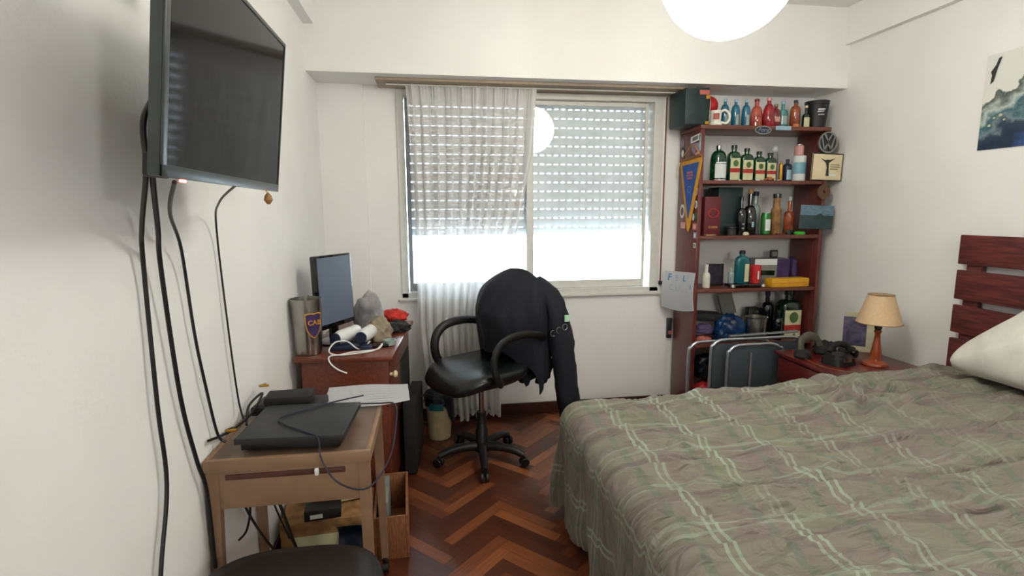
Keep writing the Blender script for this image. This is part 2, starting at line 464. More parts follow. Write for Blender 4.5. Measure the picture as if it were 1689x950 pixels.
b = BM(); bx(b, W - .014, W, BACK, D, 0, .07, .003); struct('baseboard_right', b, 'baseboard_wood')

# ---- window
win = bpy.data.objects.new('window_1', None); COL.objects.link(win); win['kind'] = 'structure'
b = BM()
bx(b, WX0, WX0 + .045, D - .012, D + .15, WZ0, WZ1, .003); bx(b, WX1 - .05, WX1 + .018, D - .012, D + .15, WZ0, WZ1, .003)
bx(b, WX0 + .045, WX1 - .05, D - .012, D + .15, WZ1 - .04, WZ1, .003)
bx(b, WX0, WX1 + .018, D - .012, D + .15, WZ0 - .005, WZ0 + .035, .003)
bx(b, WX0 - .02, WX1 + .03, D - .03, D + .02, WZ0 - .02, WZ0 - .004, .003)
struct('window_frame', b, 'alu_cream', win)
def sash(x0, x1, y, st0, st1, m2):
    b = BM(); z0, z1 = WZ0 + .036, WZ1 - .041
    bx(b, x0, x0 + st0, y - .015, y + .015, z0, z1, .003); bx(b, x1 - st1, x1, y - .015, y + .015, z0, z1, .003)
    bx(b, x0 + st0, x1 - st1, y - .014, y + .014, z1 - .03, z1, .003); bx(b, x0 + st0, x1 - st1, y - .014, y + .014, z0, z0 + .055, .003)
    s = struct('window_sash', b, m2, win)
    b = BM(); bx(b, x0 + st0, x1 - st1, y - .002, y + .002, z0 + .055, z1 - .03)
    g = obj('window_pane', b, 'window_glass', s, smooth=False)
sash(1.395, 2.295, D + .05, .05, .022, 'alu_cream')
sash(.55, 1.45, D + .09, .03, .05, 'alu_grey')
# roller shutter, partly lowered, with rows of light slots
b = BM(); zt, zb_, pitch = WZ1 + .0, 1.335, .0648
z = zb_
bx(b, .552, 2.338, D + .125, D + .139, z, z + .052, .004)
z += .052
while z < zt - .01:
    x = .552
    while x < 2.33:
        bx(b, x, min(x + .024, 2.338), D + .129, D + .134, z - .001, z + .0082); x += .052
    z += .0072
    bx(b, .552, 2.338, D + .125, D + .139, z, min(z + pitch - .0072, zt + .06), .003)
    z += pitch - .0072
sh = tag(obj('roller_shutter', b, 'slat_grey'), 'pale grey roller shutter with rows of light slots, two thirds lowered', 'shutter')
b = BM(); bx(b, WX0 - .5, WX1 + 1.2, D + 1.3, D + 1.42, -.4, .55); 
par = tag(obj('balcony_parapet', b, 'parapet'), 'pale balcony parapet outside below the window', 'parapet'); par['kind'] = 'structure'
b = BM(); tube(b, [(2.412, D - .008, 2.31), (2.411, D - .008, 1.6), (2.408, D - .008, .985)], .011, seg=8, flat=.25)
st = tag(obj('shutter_strap', b, 'brown_strap'), 'brown shutter strap hanging beside the right side of window', 'strap')
b = BM(); box(b, (2.406, D - .015, .97), (.022, .028, .03), .006); obj('knob', b, 'black_plastic', st)

# ---- curtain
def curtain(u, v):
    zc = 2.325 - v * 2.3
    ks = [(2.325, .565, 1.43), (2.26, .57, 1.425), (1.9, .585, 1.40), (1.45, .60, 1.31), (1.1, .605, 1.22), (.7, .60, 1.17), (0, .66, 1.17)]
    for (z1, a1, c1), (z0, a0, c0) in zip(ks, ks[1:]):
        if z0 <= zc <= z1 + 1e-6:
            t = (z1 - zc) / (z1 - z0); l = a1 + (a0 - a1) * t; r = c1 + (c0 - c1) * t; break
    else: l, r = ks[-1][1:]
    x = l + (r - l) * u
    f = min(1, v * 4)
    ph = noise.noise(Vector((u * 3, v * .5, 0))) * 2.4
    a = (.010 + .022 * f)
    gather = (1 - min(1, v * 14))
    y = 3.6 + a * math.sin(2 * PI * 11 * u + ph) + .004 * math.sin(2 * PI * 27 * u + 1.3 + ph)  + gather * .006 * math.sin(2 * PI * 48 * u)
    y += .012 * noise.noise(Vector((u * 5, v * 1.2, 4)))
    x += .006 * math.sin(2 * PI * 11 * u + ph + 1.2)
    if abs(v - .022) < .012: y += .006 * (1 if 0 else -1)
    zz = zc + (.05 * (noise.cell(Vector((u * 9, 0, 0))) * .5 + .5) if v > .97 else 0)
    return (x, y, max(zz, .025))
b = BM(); sheet(b, curtain, 240, 90)
cu = tag(obj('curtain', b, 'sheer_curtain', ang=180), 'sheer white curtain hanging over the left half of window', 'curtain')
b = BM(); tube(b, [(.45, 3.585, 2.312), (2.48, 3.585, 2.312)], .005, smooth=False, seg=8)
tag(obj('curtain_rail', b, 'alu_cream'), 'thin pale curtain rail under the wooden board above window', 'rail')

# ---- pendant lamp
lamp = thing('pendant_lamp', 'glowing white paper globe lamp hanging from the ceiling', 'ceiling lamp', (1.79, 1.88, CH))
b = BM(); LR = .238
prof = []
for i in range(25):
    a = -PI / 2 + PI * i / 24
    prof.append((-.50 + LR * math.sin(a), max(.02, LR * math.cos(a)) + .0015 * (i % 2)))
loft(b, prof, seg=40)
obj('lamp_shade', b, 'lantern_paper', lamp, ang=80)
b = BM(); tube(b, [(0, 0, -.262), (0, 0, -.02)], .004, smooth=False, seg=8); obj('cord', b, 'white_plastic', lamp)
b = BM(); loft(b, [(-.035, .02), (-.02, .05), (0, .055)]); obj('ceiling_rose', b, 'white_plastic', lamp)

# ================================================================= TV and its cables
tv = thing('television', 'flat black television mounted on the left wall, tilted downward', 'television', (.25, 1.378, 1.565), rot=(0, math.radians(6.5), 0))
b = BM(); tw, th_ = .357, .435
bx(b, -.022, 0, -tw, tw, 0, th_, .004)
bx(b, -.055, -.02, -tw * .55, tw * .8, .03, th_ - .08, .01)
obj('case', b, 'tv_plastic', tv)
b = BM(); bz = .016
bx(b, 0, .004, -tw, -tw + .018, 0, th_, .001); bx(b, 0, .004, tw - .006, tw, 0, th_, .001); bx(b, 0, .004, -tw, tw, 0, .022, .001); bx(b, 0, .004, -tw, tw, th_ - .01, th_, .001)
obj('bezel', b, 'tv_plastic', tv)
b = BM(); bx(b, -.001, .0015, -tw + .017, tw - .005, .02, th_ - .008); obj('screen', b, 'tv_screen', tv, smooth=False)
b = BM(); box(b, (-.005, -tw + .1, -.003), (.01, .012, .006), .002); obj('standby_light', b, 'red_led', tv)
b = BM(); bx(b, -.205, -.055, .06, .14, .12, .2, .004); box(b, (-.2, .14, .16), (.02, .14, .14), .004); obj('wall_bracket', b, 'black_plastic', tv)
b = BM(); box(b, (-.040, -tw + .075, .02), (.035, .04, .045), .006); obj('plug_box', b, 'black_plastic', tv)
spk = thing('webcam', 'round black glossy object perched behind the television top edge', 'camera', (.185, 1.515, 2.05))
b = BM(); loft(b, [(-.03, .02), (-.022, .034), (0, .042), (.03, .045), (.06, .038), (.075, .015)], c=(0, .02, .03)); obj('body', b, 'black_gloss', spk)
def cable(name, label, pts, r, m='black_plastic', cat='cable', group=None, flat=1.):
    b = BM(); tube(b, pts, r, seg=8, n=6, flat=flat)
    return tag(obj(name, b, m), label, cat, group)
cable('power_cable', 'thick black cable leftmost of four hanging below television', [(.205, 1.16, 1.74), (.2, 1.115, 1.70), (.195, 1.098, 1.66), (.15, 1.187, 1.588), (.06, 1.33, 1.47), (.02, 1.40, 1.38), (.018, 1.40, 1.02), (.018, 1.405, .80), (.02, 1.33, .60), (.02, 1.27, .35), (.02, 1.25, .1)], .0055)
cable('power_cable', 'black cable second from left of four hanging below television', [(.205, 1.14, 1.70), (.2, 1.12, 1.65), (.15, 1.21, 1.578), (.07, 1.38, 1.46), (.03, 1.46, 1.36), (.018, 1.52, 1.0), (.018, 1.58, .78), (.02, 1.62, .66), (.02, 1.63, .4)], .006)
cable('twisted_cable', 'thin twisted black and white cable hanging from the red light', [(.23, 1.12, 1.56), (.1, 1.38, 1.50), (.03, 1.58, 1.40), (.018, 1.64, 1.15), (.018, 1.68, .98), (.02, 1.73, .80), (.04, 1.74, .765)], .0045)
cable('aerial_cable', 'thin grey aerial cable rightmost of those below television', [(.24, 1.42, 1.57), (.1, 1.68, 1.53), (.02, 1.86, 1.45), (.016, 1.90, 1.1), (.018, 1.93, .85), (.03, 1.93, .768)], .0032)
k = thing('key_charm', 'small brown ornament hanging under the right part of television', 'ornament', (.262, 1.60, 1.545))
b = BM(); loft(b, [(-.02, .004), (-.008, .012), (.004, .009), (.012, .003)], seg=10); obj('charm', b, 'cardboard', k)
b = BM(); tube(b, [(0, 0, .012), (-.008, 0, .022)], .0015, smooth=False, seg=6); obj('ring', b, 'gold', k)

# ================================================================= CART (near left)
CZ = .748
cart = thing('rolling_cart', 'tan metal rolling cart with brown top beside the left wall', 'cart', (.255, 1.86, 0))
hw, hd = .245, .215
b = BM(); bx(b, -hw, hw, -hd, hd, CZ - .012, CZ - .004); obj('top_panel', b, 'cart_top', cart)
b = BM()
bx(b, -hw - .006, hw + .006, -hd - .006, -hd + .012, CZ - .04, CZ, .004); bx(b, -hw - .006, hw + .006, hd - .012, hd + .006, CZ - .04, CZ, .004)
bx(b, -hw - .006, -hw + .012, -hd + .012, hd - .012, CZ - .04, CZ, .004); bx(b, hw - .012, hw + .006, -hd + .012, hd - .012, CZ - .04, CZ, .004)
obj('top_rim', b, 'cart_tan', cart)
b = BM()
bx(b, -hw + .03, hw - .03, -hd + .002, -hd + .014, CZ - .165, CZ - .041, .003); obj('apron', b, 'cart_tan', cart); b = BM()
bx(b, -hw + .03, hw - .03, hd - .014, hd - .002, CZ - .165, CZ - .041, .003)
obj('apron', b, 'cart_tan', cart)
b = BM(); bx(b, -hw + .055, hw - .075, -hd - .004, -hd + .003, CZ - .068, CZ - .05, .003); obj('groove', b, 'cart_groove', cart)
for sx in (-1, 1):
    for sy in (-1, 1):
        b = BM(); x = sx * (hw - .018); y = sy * (hd - .016)
        def leg(bm, x, y, sx, sy):
            top = [(x - .018, y - .016), (x + .018, y - .016), (x + .018, y + .016), (x - .018, y + .016)]
            a = [bm.verts.new((p[0], p[1], CZ - .041)) for p in top]
            ox = sx * .008; oy = sy * .02
            c = [bm.verts.new((x + (p[0] - x) * .72 + ox, y + (p[1] - y) * .72 + oy, .07)) for p in top]
            bm.faces.new(a); bm.faces.new(list(reversed(c)))
            for i in range(4): bm.faces.new((a[i], c[i], c[(i + 1) % 4], a[(i + 1) % 4]))
        leg(b, x, y, sx, sy)
        lg = obj('leg', b, 'cart_tan', cart)
        b = BM(); loft(b, [(-.012, .02), (-.012, .026), (.012, .026), (.012, .02)], seg=18)
        bmesh.ops.rotate(b, cent=(0, 0, 0), matrix=Matrix.Rotation(PI / 2, 3, 'Y'), verts=b.verts[:])
        box(b, (0, 0, .035), (.02, .03, .03), .005)
        bmesh.ops.translate(b, vec=(x + sx * .008, y + sy * .02, .0265), verts=b.verts[:])
        obj('caster', b, 'black_plastic', lg)
b = BM(); bx(b, -hw + .03, hw - .03, -hd + .03, hd - .03, .2, .212, .003)
# game console
con = thing('game_console', 'slim matte black game console on the near half of cart', 'game console', (.262, 1.815, CZ + .001), rz=math.radians(-3))
b = BM()
def slab(bm, w0, w1, d, z0, z1, sk):  # parallelogram sides like a wedge
    p = [(-w0, -d - sk, z0), (w0, -d - sk, z0), (w0, d, z0), (-w0, d, z0)]; q = [(-w1, -d, z1), (w1, -d, z1), (w1, d, z1), (-w1, d, z1)]
    a = [bm.verts.new(v) for v in p]; c = [bm.verts.new(v) for v in q]
    bm.faces.new(a); bm.faces.new(c)
    for i in range(4): bm.faces.new((a[i], a[(i + 1) % 4], c[(i + 1) % 4], c[i]))
bx(b, -.168, .168, -.148, .15, .030, .050, .003)
obj('upper_shell', b, 'console_top', con)
b = BM(); bx(b, -.155, .155, -.132, .148, .004, .030, .003); obj('lower_shell', b, 'black_plastic', con)
for q in ((-.12, -.09, -.12, -.10), (.1, .13, -.12, -.10), (-.12, .12, .1, .12)):
    b = BM(); bx(b, *q, 0, .004); obj('foot', b, 'black_matte', con)
stb = thing('set_top_box', 'flat black set top box behind the game console', 'set top box', (.165, 2.045, CZ + .001), rz=math.radians(-4))
b = BM(); bx(b, -.125, .125, -.065, .065, .004, .036, .004); obj('case', b, 'black_plastic', stb)
b = BM(); bx(b, -.10, .10, -.05, .05, 0, .004); obj('foot', b, 'black_matte', stb)
mod = thing('modem', 'small black modem stacked on top of the set top box', 'modem', (.165, 2.035, CZ + .0375), rz=math.radians(4))
b = BM(); bx(b, -.085, .085, -.045, .055, .002, .034, .008); obj('case', b, 'black_matte', mod)
b = BM(); bx(b, -.07, .07, -.035, .045, 0, .002); obj('foot', b, 'black_matte', mod)
# papers
def paper(u, v):
    x = .265 + u * .33 + .02 * v; y = 2.265 - v * .26 + u * .02
    z = CZ + .004 + .008 * math.sin(u * 5 + v * 2) * u + .006 * v * u
    return (x, y, z + .006)
b = BM(); sheet(b, paper, 20, 10, th=.003)
pp = tag(obj('paper_sheets', b, 'white_paper'), 'white printed sheets of paper lying over the back right corner of cart', 'paper')
b = BM()
for i in range(7):
    for q in range(2):
        v0 = .12 + i * .11
        u0 = .1 + q * .4
        p0 = Vector(paper(u0, v0)); p1 = Vector(paper(u0 + .34, v0)); 
        a = [b.verts.new(p0 + Vector((0, -.003, .0006))), b.verts.new(p1 + Vector((0, -.003, .0006))), b.verts.new(p1 + Vector((0, .003, .0006))), b.verts.new(p0 + Vector((0, .003, .0006)))]; b.faces.new(a)
obj('faint_print', b, 'label_white', pp)
# blue charging cable looped over console, hanging over the cart front
cable('charging_cable', 'dark blue cable looping over console and hanging in front of cart', [(.44, 2.02, CZ + .052), (.33, 1.95, CZ + .055), (.19, 1.83, CZ + .056), (.22, 1.76, CZ + .056), (.30, 1.69, CZ + .055), (.345, 1.655, CZ + .045), (.36, 1.62, CZ - .01), (.41, 1.60, CZ - .08), (.50, 1.60, CZ - .105), (.56, 1.72, CZ - .06), (.575, 1.86, CZ + .02), (.56, 1.97, CZ + .03), (.5, 2.0, CZ + .024), (.43, 1.99, CZ + .03)], .0028, 'navy_cable')
b = BM(); box(b, (.345, 1.612, CZ - .045), (.012, .012, .022), .003)
tag(obj('connector', b, 'white_plastic'), 'small white connector hanging on the cart front', 'connector')
for i, (p, lb) in enumerate((((.035, 1.80, CZ + .03), 'yellow audio plug beside the near left corner of console'), ((.055, 2.10, CZ + .085), 'yellow audio plug beside the modem'))):
    t = thing('audio_plug', lb, 'plug', p)
    b = BM(); tube(b, [(-.016, 0, 0), (.016, .004, 0)], .005, smooth=False, seg=10); obj('shell', b, 'gold', t)
    b = BM(); tube(b, [(-.016, 0, 0), (-.022, .02, -.004), (-.012, .06, -.012)], .003, seg=8); obj('lead', b, 'black_plastic', t)
cable('signal_cable', 'black cable bundle curling along the wall behind the console', [(.05, 1.90, CZ + .008), (.035, 1.98, CZ + .05), (.06, 2.06, CZ + .07), (.05, 1.97, CZ + .03), (.03, 1.85, CZ + .02), (.015, 1.80, CZ + .02), (.012, 1.68, CZ + .05)], .0045)
# under the cart
cable('hanging_cable', 'black cable loop hanging under the cart, leftmost', [(.055, 1.82, CZ - .04), (.04, 1.81, .66), (.075, 1.80, .52), (.06, 1.80, .42), (.03, 1.80, .38)], .004, group='cables under the cart')
cable('hanging_cable', 'black cable crossing others under the cart left side', [(.09, 1.86, CZ - .04), (.05, 1.86, .64), (.03, 1.86, .5), (.09, 1.9, .3), (.15, 1.95, .17)], .0045, group='cables under the cart')
cable('hanging_cable', 'thick black cable running down to the floor under cart', [(.11, 1.9, CZ - .04), (.10, 1.9, .58), (.14, 1.92, .42), (.17, 1.95, .25), (.20, 2.0, .10), (.22, 2.05, .03)], .006, group='cables under the cart')
cable('hanging_cable', 'black cable hanging under the middle of the cart', [(.19, 2.0, CZ - .04), (.185, 2.0, .6), (.20, 2.05, .45), (.22, 2.1, .35)], .004, group='cables under the cart')
cable('hanging_cable', 'dark cable hanging against wall behind the cart legs', [(.02, 2.12, CZ + .0), (.02, 2.14, .6), (.03, 2.16, .35), (.08, 2.2, .12)], .004, group='cables under the cart')
ad = thing('power_adapter', 'black power adapter with white label below the cart', 'power adapter', (.22, 2.22, .20), rz=math.radians(8))
b = BM(); bx(b, -.075, .075, -.04, .04, 0, .05, .006); obj('body', b, 'black_plastic', ad)
b = BM(); bx(b, -.05, .0, -.0412, -.040, .012, .03); obj('white_label', b, 'label_white', ad)
ps = thing('power_strip', 'cream power strip with a black plug, below the cart', 'power strip', (.26, 2.40, .17), rz=math.radians(12))
b = BM(); bx(b, -.14, .14, -.035, .035, 0, .05, .01); obj('body', b, 'cream', ps)
for x in (-.09, .0, .09):
    b = BM(); loft(b, [(0, .022), (.006, .022)], c=(x, 0, .05)); obj('socket', b, 'white_plastic', ps)
b = BM(); loft(b, [(0, .02), (.04, .018), (.05, .01)], c=(.04, -.05, .06)); tag(obj('plug', b, 'black_plastic', ps), 'black plug')
bo = thing('cardboard_box', 'worn brown box under the desk holding the power strip', 'box', (.225, 2.36, 0), rz=math.radians(4))
b = BM(); bx(b, -.2, .19, -.12, .12, 0, .165, .003); obj('carton', b, 'cardboard', bo)
b = BM(); bx(b, -.15, .15, -.1212, -.1202, .03, .1); obj('white_label', b, 'label_cream', bo)
b = BM()
sheet(b, lambda u, v: (.28 + .13 * u, 2.12 + .10 * math.sin(v * PI), .001 + .2 * v + .01 * noise.noise(Vector((u * 4, v * 4, 2)))), 14, 14, th=.02)
tag(obj('plastic_bag', b, 'dark_blue'), 'crumpled dark blue bag on floor behind the cart leg', 'bag')
wbx = thing('wooden_crate', 'open pale crate of clutter standing on the floor behind the near right cart leg', 'crate', (.50, 2.36, 0), rz=.05)
b = BM()
bx(b, -.075, -.063, -.2, .2, 0, .2, .002); bx(b, .063, .075, -.2, .2, 0, .2, .002); bx(b, -.063, .063, -.2, -.19, 0, .2, .002); bx(b, -.063, .063, .19, .2, 0, .2, .002); bx(b, -.063, .063, -.19, .19, 0, .01)
obj('crate_body', b, 'wood_board', wbx)
b = BM(); bx(b, -.05, -.01, -.15, .1, .012, .24, .003); obj('folder', b, 'grey_card', wbx)

# ================================================================= DESK
RD = math.radians(-4.5)
desk = thing('desk', 'reddish-brown wooden desk against the left wall', 'desk', (.025, 2.655, 0), rz=RD)
DZ = .79; dl = .88; dw = .465
b = BM(); bx(b, .0, dw + .02, -.01, dl, DZ - .026, DZ, .006); obj('top', b, 'desk_wood', desk)
b = BM(); bx(b, .03, dw - .01, .02, .04, 0.0, DZ - .026, .002); obj('side_panel', b, 'desk_wood', desk)
b = BM(); bx(b, .03, dw - .01, dl - .05, dl - .03, 0.0, DZ - .026, .002); obj('side_panel', b, 'desk_wood', desk)
b = BM(); bx(b, .02, .03, .04, dl - .05, .3, DZ - .026, .002); obj('back_panel', b, 'desk_wood', desk)
b = BM(); bx(b, dw - .03, dw - .012, .04, .46, .05, DZ - .16, .002); dr = obj('door', b, 'desk_wood', desk)
b = BM(); loft(b, [(0, .008), (.01, .008), (.02, .016), (.03, .012)], seg=14)
bmesh.ops.rotate(b, cent=(0, 0, 0), matrix=Matrix.Rotation(PI / 2, 3, 'Y'), verts=b.verts[:]); bmesh.ops.translate(b, vec=(dw - .012, .1, .58), verts=b.verts[:]); obj('knob', b, 'gold', dr)
b = BM(); bx(b, dw - .03, dw - .008, .04, dl - .06, DZ - .145, DZ - .03, .003); dr = obj('drawer', b, 'desk_wood', desk)
b = BM(); loft(b, [(0, .008), (.012, .008), (.024, .019), (.036, .015), (.04, .004)], seg=16)
bmesh.ops.rotate(b, cent=(0, 0, 0), matrix=Matrix.Rotation(PI / 2, 3, 'Y'), verts=b.verts[:]); bmesh.ops.translate(b, vec=(dw - .009, .07, DZ - .115), verts=b.verts[:]); tag(obj('knob', b, 'cream', dr), 'pale round knob')
b = BM(); bx(b, dw - .028, dw - .010, .47, dl - .06, .05, DZ - .16, .002); obj('door', b, 'black_matte', desk)
pc = thing('computer_tower', 'black computer tower on floor between the desk and waste bin', 'computer', (.565, 2.92, 0), rz=RD)
b = BM(); bx(b, -.035, .035, -.02, .40, .01, .43, .006); obj('case', b, 'black_matte', pc)
b = BM(); bx(b, .0352, .038, .02, .36, .05, .38, .003); obj('side_cover', b, 'black_plastic', pc)
# monitor
mon = thing('monitor', 'black computer monitor with reflective screen and painted-in window sheen standing on the desk', 'monitor', (.19, 2.98, DZ + .001), rot=(0, 0, math.radians(-27)))
MW, MH, MZ = .155, .40, .085
TLT = Matrix.Rotation(math.radians(-1.5), 3, 'Y')
b = BM(); bx(b, -.035, 0, -MW, MW, MZ, MZ + MH, .008); bx(b, -.06, -.03, -.1, .1, MZ + .06, MZ + .28, .012); bmesh.ops.rotate(b, cent=(0, 0, MZ), matrix=TLT, verts=b.verts[:]); obj('case', b, 'black_gloss', mon)
b = BM(); bx(b, 0, .0015, -MW + .014, MW - .012, MZ + .028, MZ + MH - .012); bmesh.ops.rotate(b, cent=(0, 0, MZ), matrix=TLT, verts=b.verts[:]); obj('screen', b, 'monitor_sheen_tint', mon, smooth=False)
b = BM(); bx(b, -.045, -.02, -.03, .03, .012, MZ + .05, .006); obj('neck', b, 'black_gloss', mon)
b = BM(); loft(b, [(0, .085, .12, 2.6), (.008, .085, .12, 2.6), (.014, .06, .09, 2.6)], c=(-.02, 0, 0)); obj('base', b, 'black_gloss', mon)
# tumbler with crest
tum = thing('steel_tumbler', 'tall open steel tumbler with a blue crest on the near corner of desk', 'tumbler', (.082, 2.735, DZ + .001))
b = BM(); h = .285
loft(b, [(0, .050), (0, .060), (.01, .064), (h, .078), (h, .074), (.02, .060), (.015, .01)], seg=36, cap=True)
obj('body', b, 'steel', tum)
b = BM(); loft(b, [(h - .03, .0745), (h - .028, .0745)], seg=36); obj('inside', b, 'black_matte', tum)
def shield(bm, cx, zc, w, hh, R0, R1, off, ang):
    pts = []
    out = [(-1, .9), (-.55, 1.0), (0, .93), (.55, 1.0), (1, .9), (.96, .2), (.8, -.35), (.45, -.75), (0, -1.0), (-.45, -.75), (-.8, -.35), (-.96, .2)]
    vs = []
    cv = None
    def P(x, z):
        zz = zc + z * hh; r = R0 + (R1 - R0) * (zz / h) + off; a = ang + x * w / r
        return (r * math.sin(a), -r * math.cos(a), zz)
    c = bm.verts.new(P(0, 0)); ring = [bm.verts.new(P(x, z)) for x, z in out]
    ring2 = [bm.verts.new(P(x * .5, z * .5)) for x, z in out]
    n = len(out)
    for i in range(n):
        bm.faces.new((c, ring2[i], ring2[(i + 1) % n])); bm.faces.new((ring2[i], ring[i], ring[(i + 1) % n], ring2[(i + 1) % n]))
SA = math.radians(38)
b = BM(); shield(b, 0, .155, .045, .066, .0645, .078, .0015, SA); cr = obj('crest', b, 'gold_cloth', tum)
b = BM(); shield(b, 0, .155, .040, .060, .0645, .078, .0026, SA); obj('crest_field', b, 'purple', cr)
r_ = .075; 
text('crest_letters', 'CAB', .034, 'gold_cloth', cr, (r_ * math.sin(SA) * 1.02, -r_ * math.cos(SA) * 1.02, .17), (math.cos(SA), math.sin(SA), 0), (0, 0, 1), depth=.003)
b = BM(); tube(b, [(.01, -.02, .1), (.02, -.03, h + .02)], .004, smooth=False); obj('straw', b, 'steel', tum)
# desk clutter (desk surface DZ)
def clump(name, label, cat, loc, s, m, seed, amp=.35, rz=0, flatb=True, scale=3.):
    b = BM(); bmesh.ops.create_icosphere(b, subdivisions=4, radius=1)
    for v in b.verts:
        n = v.co.normalized(); d = 1 + amp * noise.noise(n * scale + Vector((seed, 0, 0))) + amp * .5 * noise.noise(n * scale * 2.7 + Vector((0, seed, 0)))
        v.co = Vector((n.x * s[0], n.y * s[1], n.z * s[2])) * d
        if flatb and v.co.z < -s[2] * .5: v.co.z = -s[2] * .5
    zmin = min(v.co.z for v in b.verts)
    for v in b.verts: v.co.z -= zmin
    o = obj(name, b, m, ang=120); o.location = loc; o.rotation_euler = (0, 0, rz)
    return tag(o, label, cat)
Zd = DZ + .001
def flask(name, label, loc, rz):
    t = thing(name, label, 'bottle', loc, rz=rz)
    b = BM(); loft(b, [(-.10, .006), (-.10, .03), (-.09, .036), (.06, .036), (.085, .026), (.10, .012)], seg=24)
    bmesh.ops.rotate(b, cent=(0, 0, 0), matrix=Matrix.Rotation(PI / 2, 3, 'X'), verts=b.verts[:]); bmesh.ops.translate(b, vec=(0, 0, .037), verts=b.verts[:])
    b.verts.ensure_lookup_table()
    obj('body', b, 'white_plastic', t)
    b = BM(); loft(b, [(.0995, .004), (.0995, .03), (.106, .03), (.106, .004)], seg=24)
    bmesh.ops.rotate(b, cent=(0, 0, 0), matrix=Matrix.Rotation(PI / 2, 3, 'X'), verts=b.verts[:]); bmesh.ops.translate(b, vec=(0, 0, .037), verts=b.verts[:])
    tag(obj('cap', b, 'dark_blue', t), 'navy blue end cap')
bk = thing('dark_box', 'low dark box on the desk under the white rolls', 'box', (.265, 2.80, Zd), rz=.1)
b = BM(); bx(b, -.09, .10, -.045, .06, 0, .028, .004); obj('carton', b, 'dark_blue', bk)
flask('white_roll', 'left white roll with navy end lying on the desk', (.255, 2.84, Zd + .030), math.radians(-25))
flask('white_roll', 'right white roll with navy end lying on the desk', (.36, 2.855, Zd + .030), math.radians(-12))
clump('cap', 'crumpled beige cloth cap on the desk behind white rolls', 'cap', (.40, 2.98, Zd), (.075, .08, .085), 'beige_cloth', 3, .3, scale=2)
clump('grey_garment', 'grey crumpled garment bulging out behind the monitor', 'garment', (.33, 3.22, Zd), (.085, .07, .15), 'grey_cloth', 7, .28, scale=1.6)
clump('red_cloth', 'red crumpled cloth at back of the desk', 'cloth', (.46, 3.31, Zd + .045), (.09, .08, .045), 'red_cloth', 11, .35, scale=1.7)
clump('black_cloth', 'black crumpled cloth under the red cloth on desk', 'cloth', (.48, 3.20, Zd), (.085, .10, .04), 'black_matte', 15, .35, scale=1.8)
ash = thing('glass_ashtray', 'small glass ashtray near front edge of desk', 'ashtray', (.475, 2.84, Zd))
b = BM(); loft(b, [(0, .028), (.004, .034), (.03, .038), (.03, .030), (.01, .024), (.01, .004)], seg=20); obj('bowl', b, 'pale_glass', ash)
sg = thing('sunglasses', 'dark folded sunglasses on the desk left of ashtray', 'sunglasses', (.425, 2.80, Zd))
for s in (-1, 1):
    b = BM(); loft(b, [(0, .02, .013, 2.5), (.012, .022, .016, 2.5), (.02, .012, .009, 2.5)], c=(s * .027, 0, 0)); obj('lens', b, 'black_gloss', sg)
    b = BM(); tube(b, [(s * .05, .005, .014), (s * .045, .03, .008), (-s * .03, .036, .006)], .0025, seg=6); obj('temple', b, 'black_plastic', sg)
b = BM(); tube(b, [(-.01, 0, .015), (.01, 0, .015)], .003, smooth=False, seg=6); obj('bridge', b, 'black_plastic', sg)
cable('white_cable', 'white charging cable looped on the desk and hanging over its edge', [(.375, 2.82, Zd + .03), (.33, 2.745, Zd + .008), (.27, 2.75, Zd + .05), (.215, 2.72, Zd + .055), (.19, 2.68, Zd + .02), (.235, 2.655, Zd + .006), (.30, 2.70, Zd + .006), (.42, 2.72, Zd + .01), (.445, 2.76, Zd + .03), (.41, 2.72, Zd + .006), (.30, 2.66, Zd + .006), (.205, 2.64, Zd + .006), (.205, 2.615, Zd - .02), (.24, 2.61, Zd - .055), (.285, 2.605, Zd - .075)], .0038, 'white_plastic')
wc = thing('cable_plug', 'dark blue plug block on the desk at end of white cable', 'plug', (.365, 2.745, Zd))
b = BM(); bx(b, -.03, .03, -.018, .018, 0, .028, .005); obj('block', b, 'dark_blue', wc)

# ================================================================= STOOL bottom-left
stl = thing('padded_chair', 'dark brown padded chair seat in the near left corner', 'chair', (.30, 1.33, .015))
b = BM(); loft(b, [(.405, .18, .20, 3), (.415, .25, .235, 3), (.44, .262, .25, 3), (.465, .255, .245, 3), (.478, .19, .2, 3), (.482, .05, .05, 3)], seg=40)
obj('seat', b, 'brown_leather', stl, ang=80)
for sx in (-1, 1):
    for sy in (-1, 1):
        b = BM(); tube(b, [(sx * .14, sy * .15, .405), (sx * .17, sy * .19, -.015)], .014, smooth=False, seg=12); obj('leg', b, 'black_plastic', stl)

# ================================================================= WASTE BIN
wb = thing('waste_bin', 'beige waste bin with dark bag on floor beside the desk', 'waste bin', (.735, 3.42, 0))
b = BM(); loft(b, [(0, .06), (0, .072), (.26, .092), (.26, .088), (.01, .068), (.01, .005)], seg=28); obj('bin', b, 'bin_beige', wb)
b = BM()
def bag(u, v):
    a = u * 2 * PI; drop = .05 + .16 * max(0, math.cos(a - .2)) ** 1.0 + .015 * math.sin(7 * a)
    r = .099 + .007 * math.sin(9 * a) * v
    z = .30 - v * drop
    return (r * math.cos(a), r * math.sin(a), z)
sheet(b, bag, 60, 8); 
loft(b, [(.295, .106), (.315, .09), (.29, .05), (.27, .01)], seg=30, cap=False)
obj('bin_bag', b, 'dark_bag', wb)
b = BM(); patch(b, .1035, .1035, 2, .215, .262, -130, -75); obj('teal_flap', b, 'teal_bag', wb)

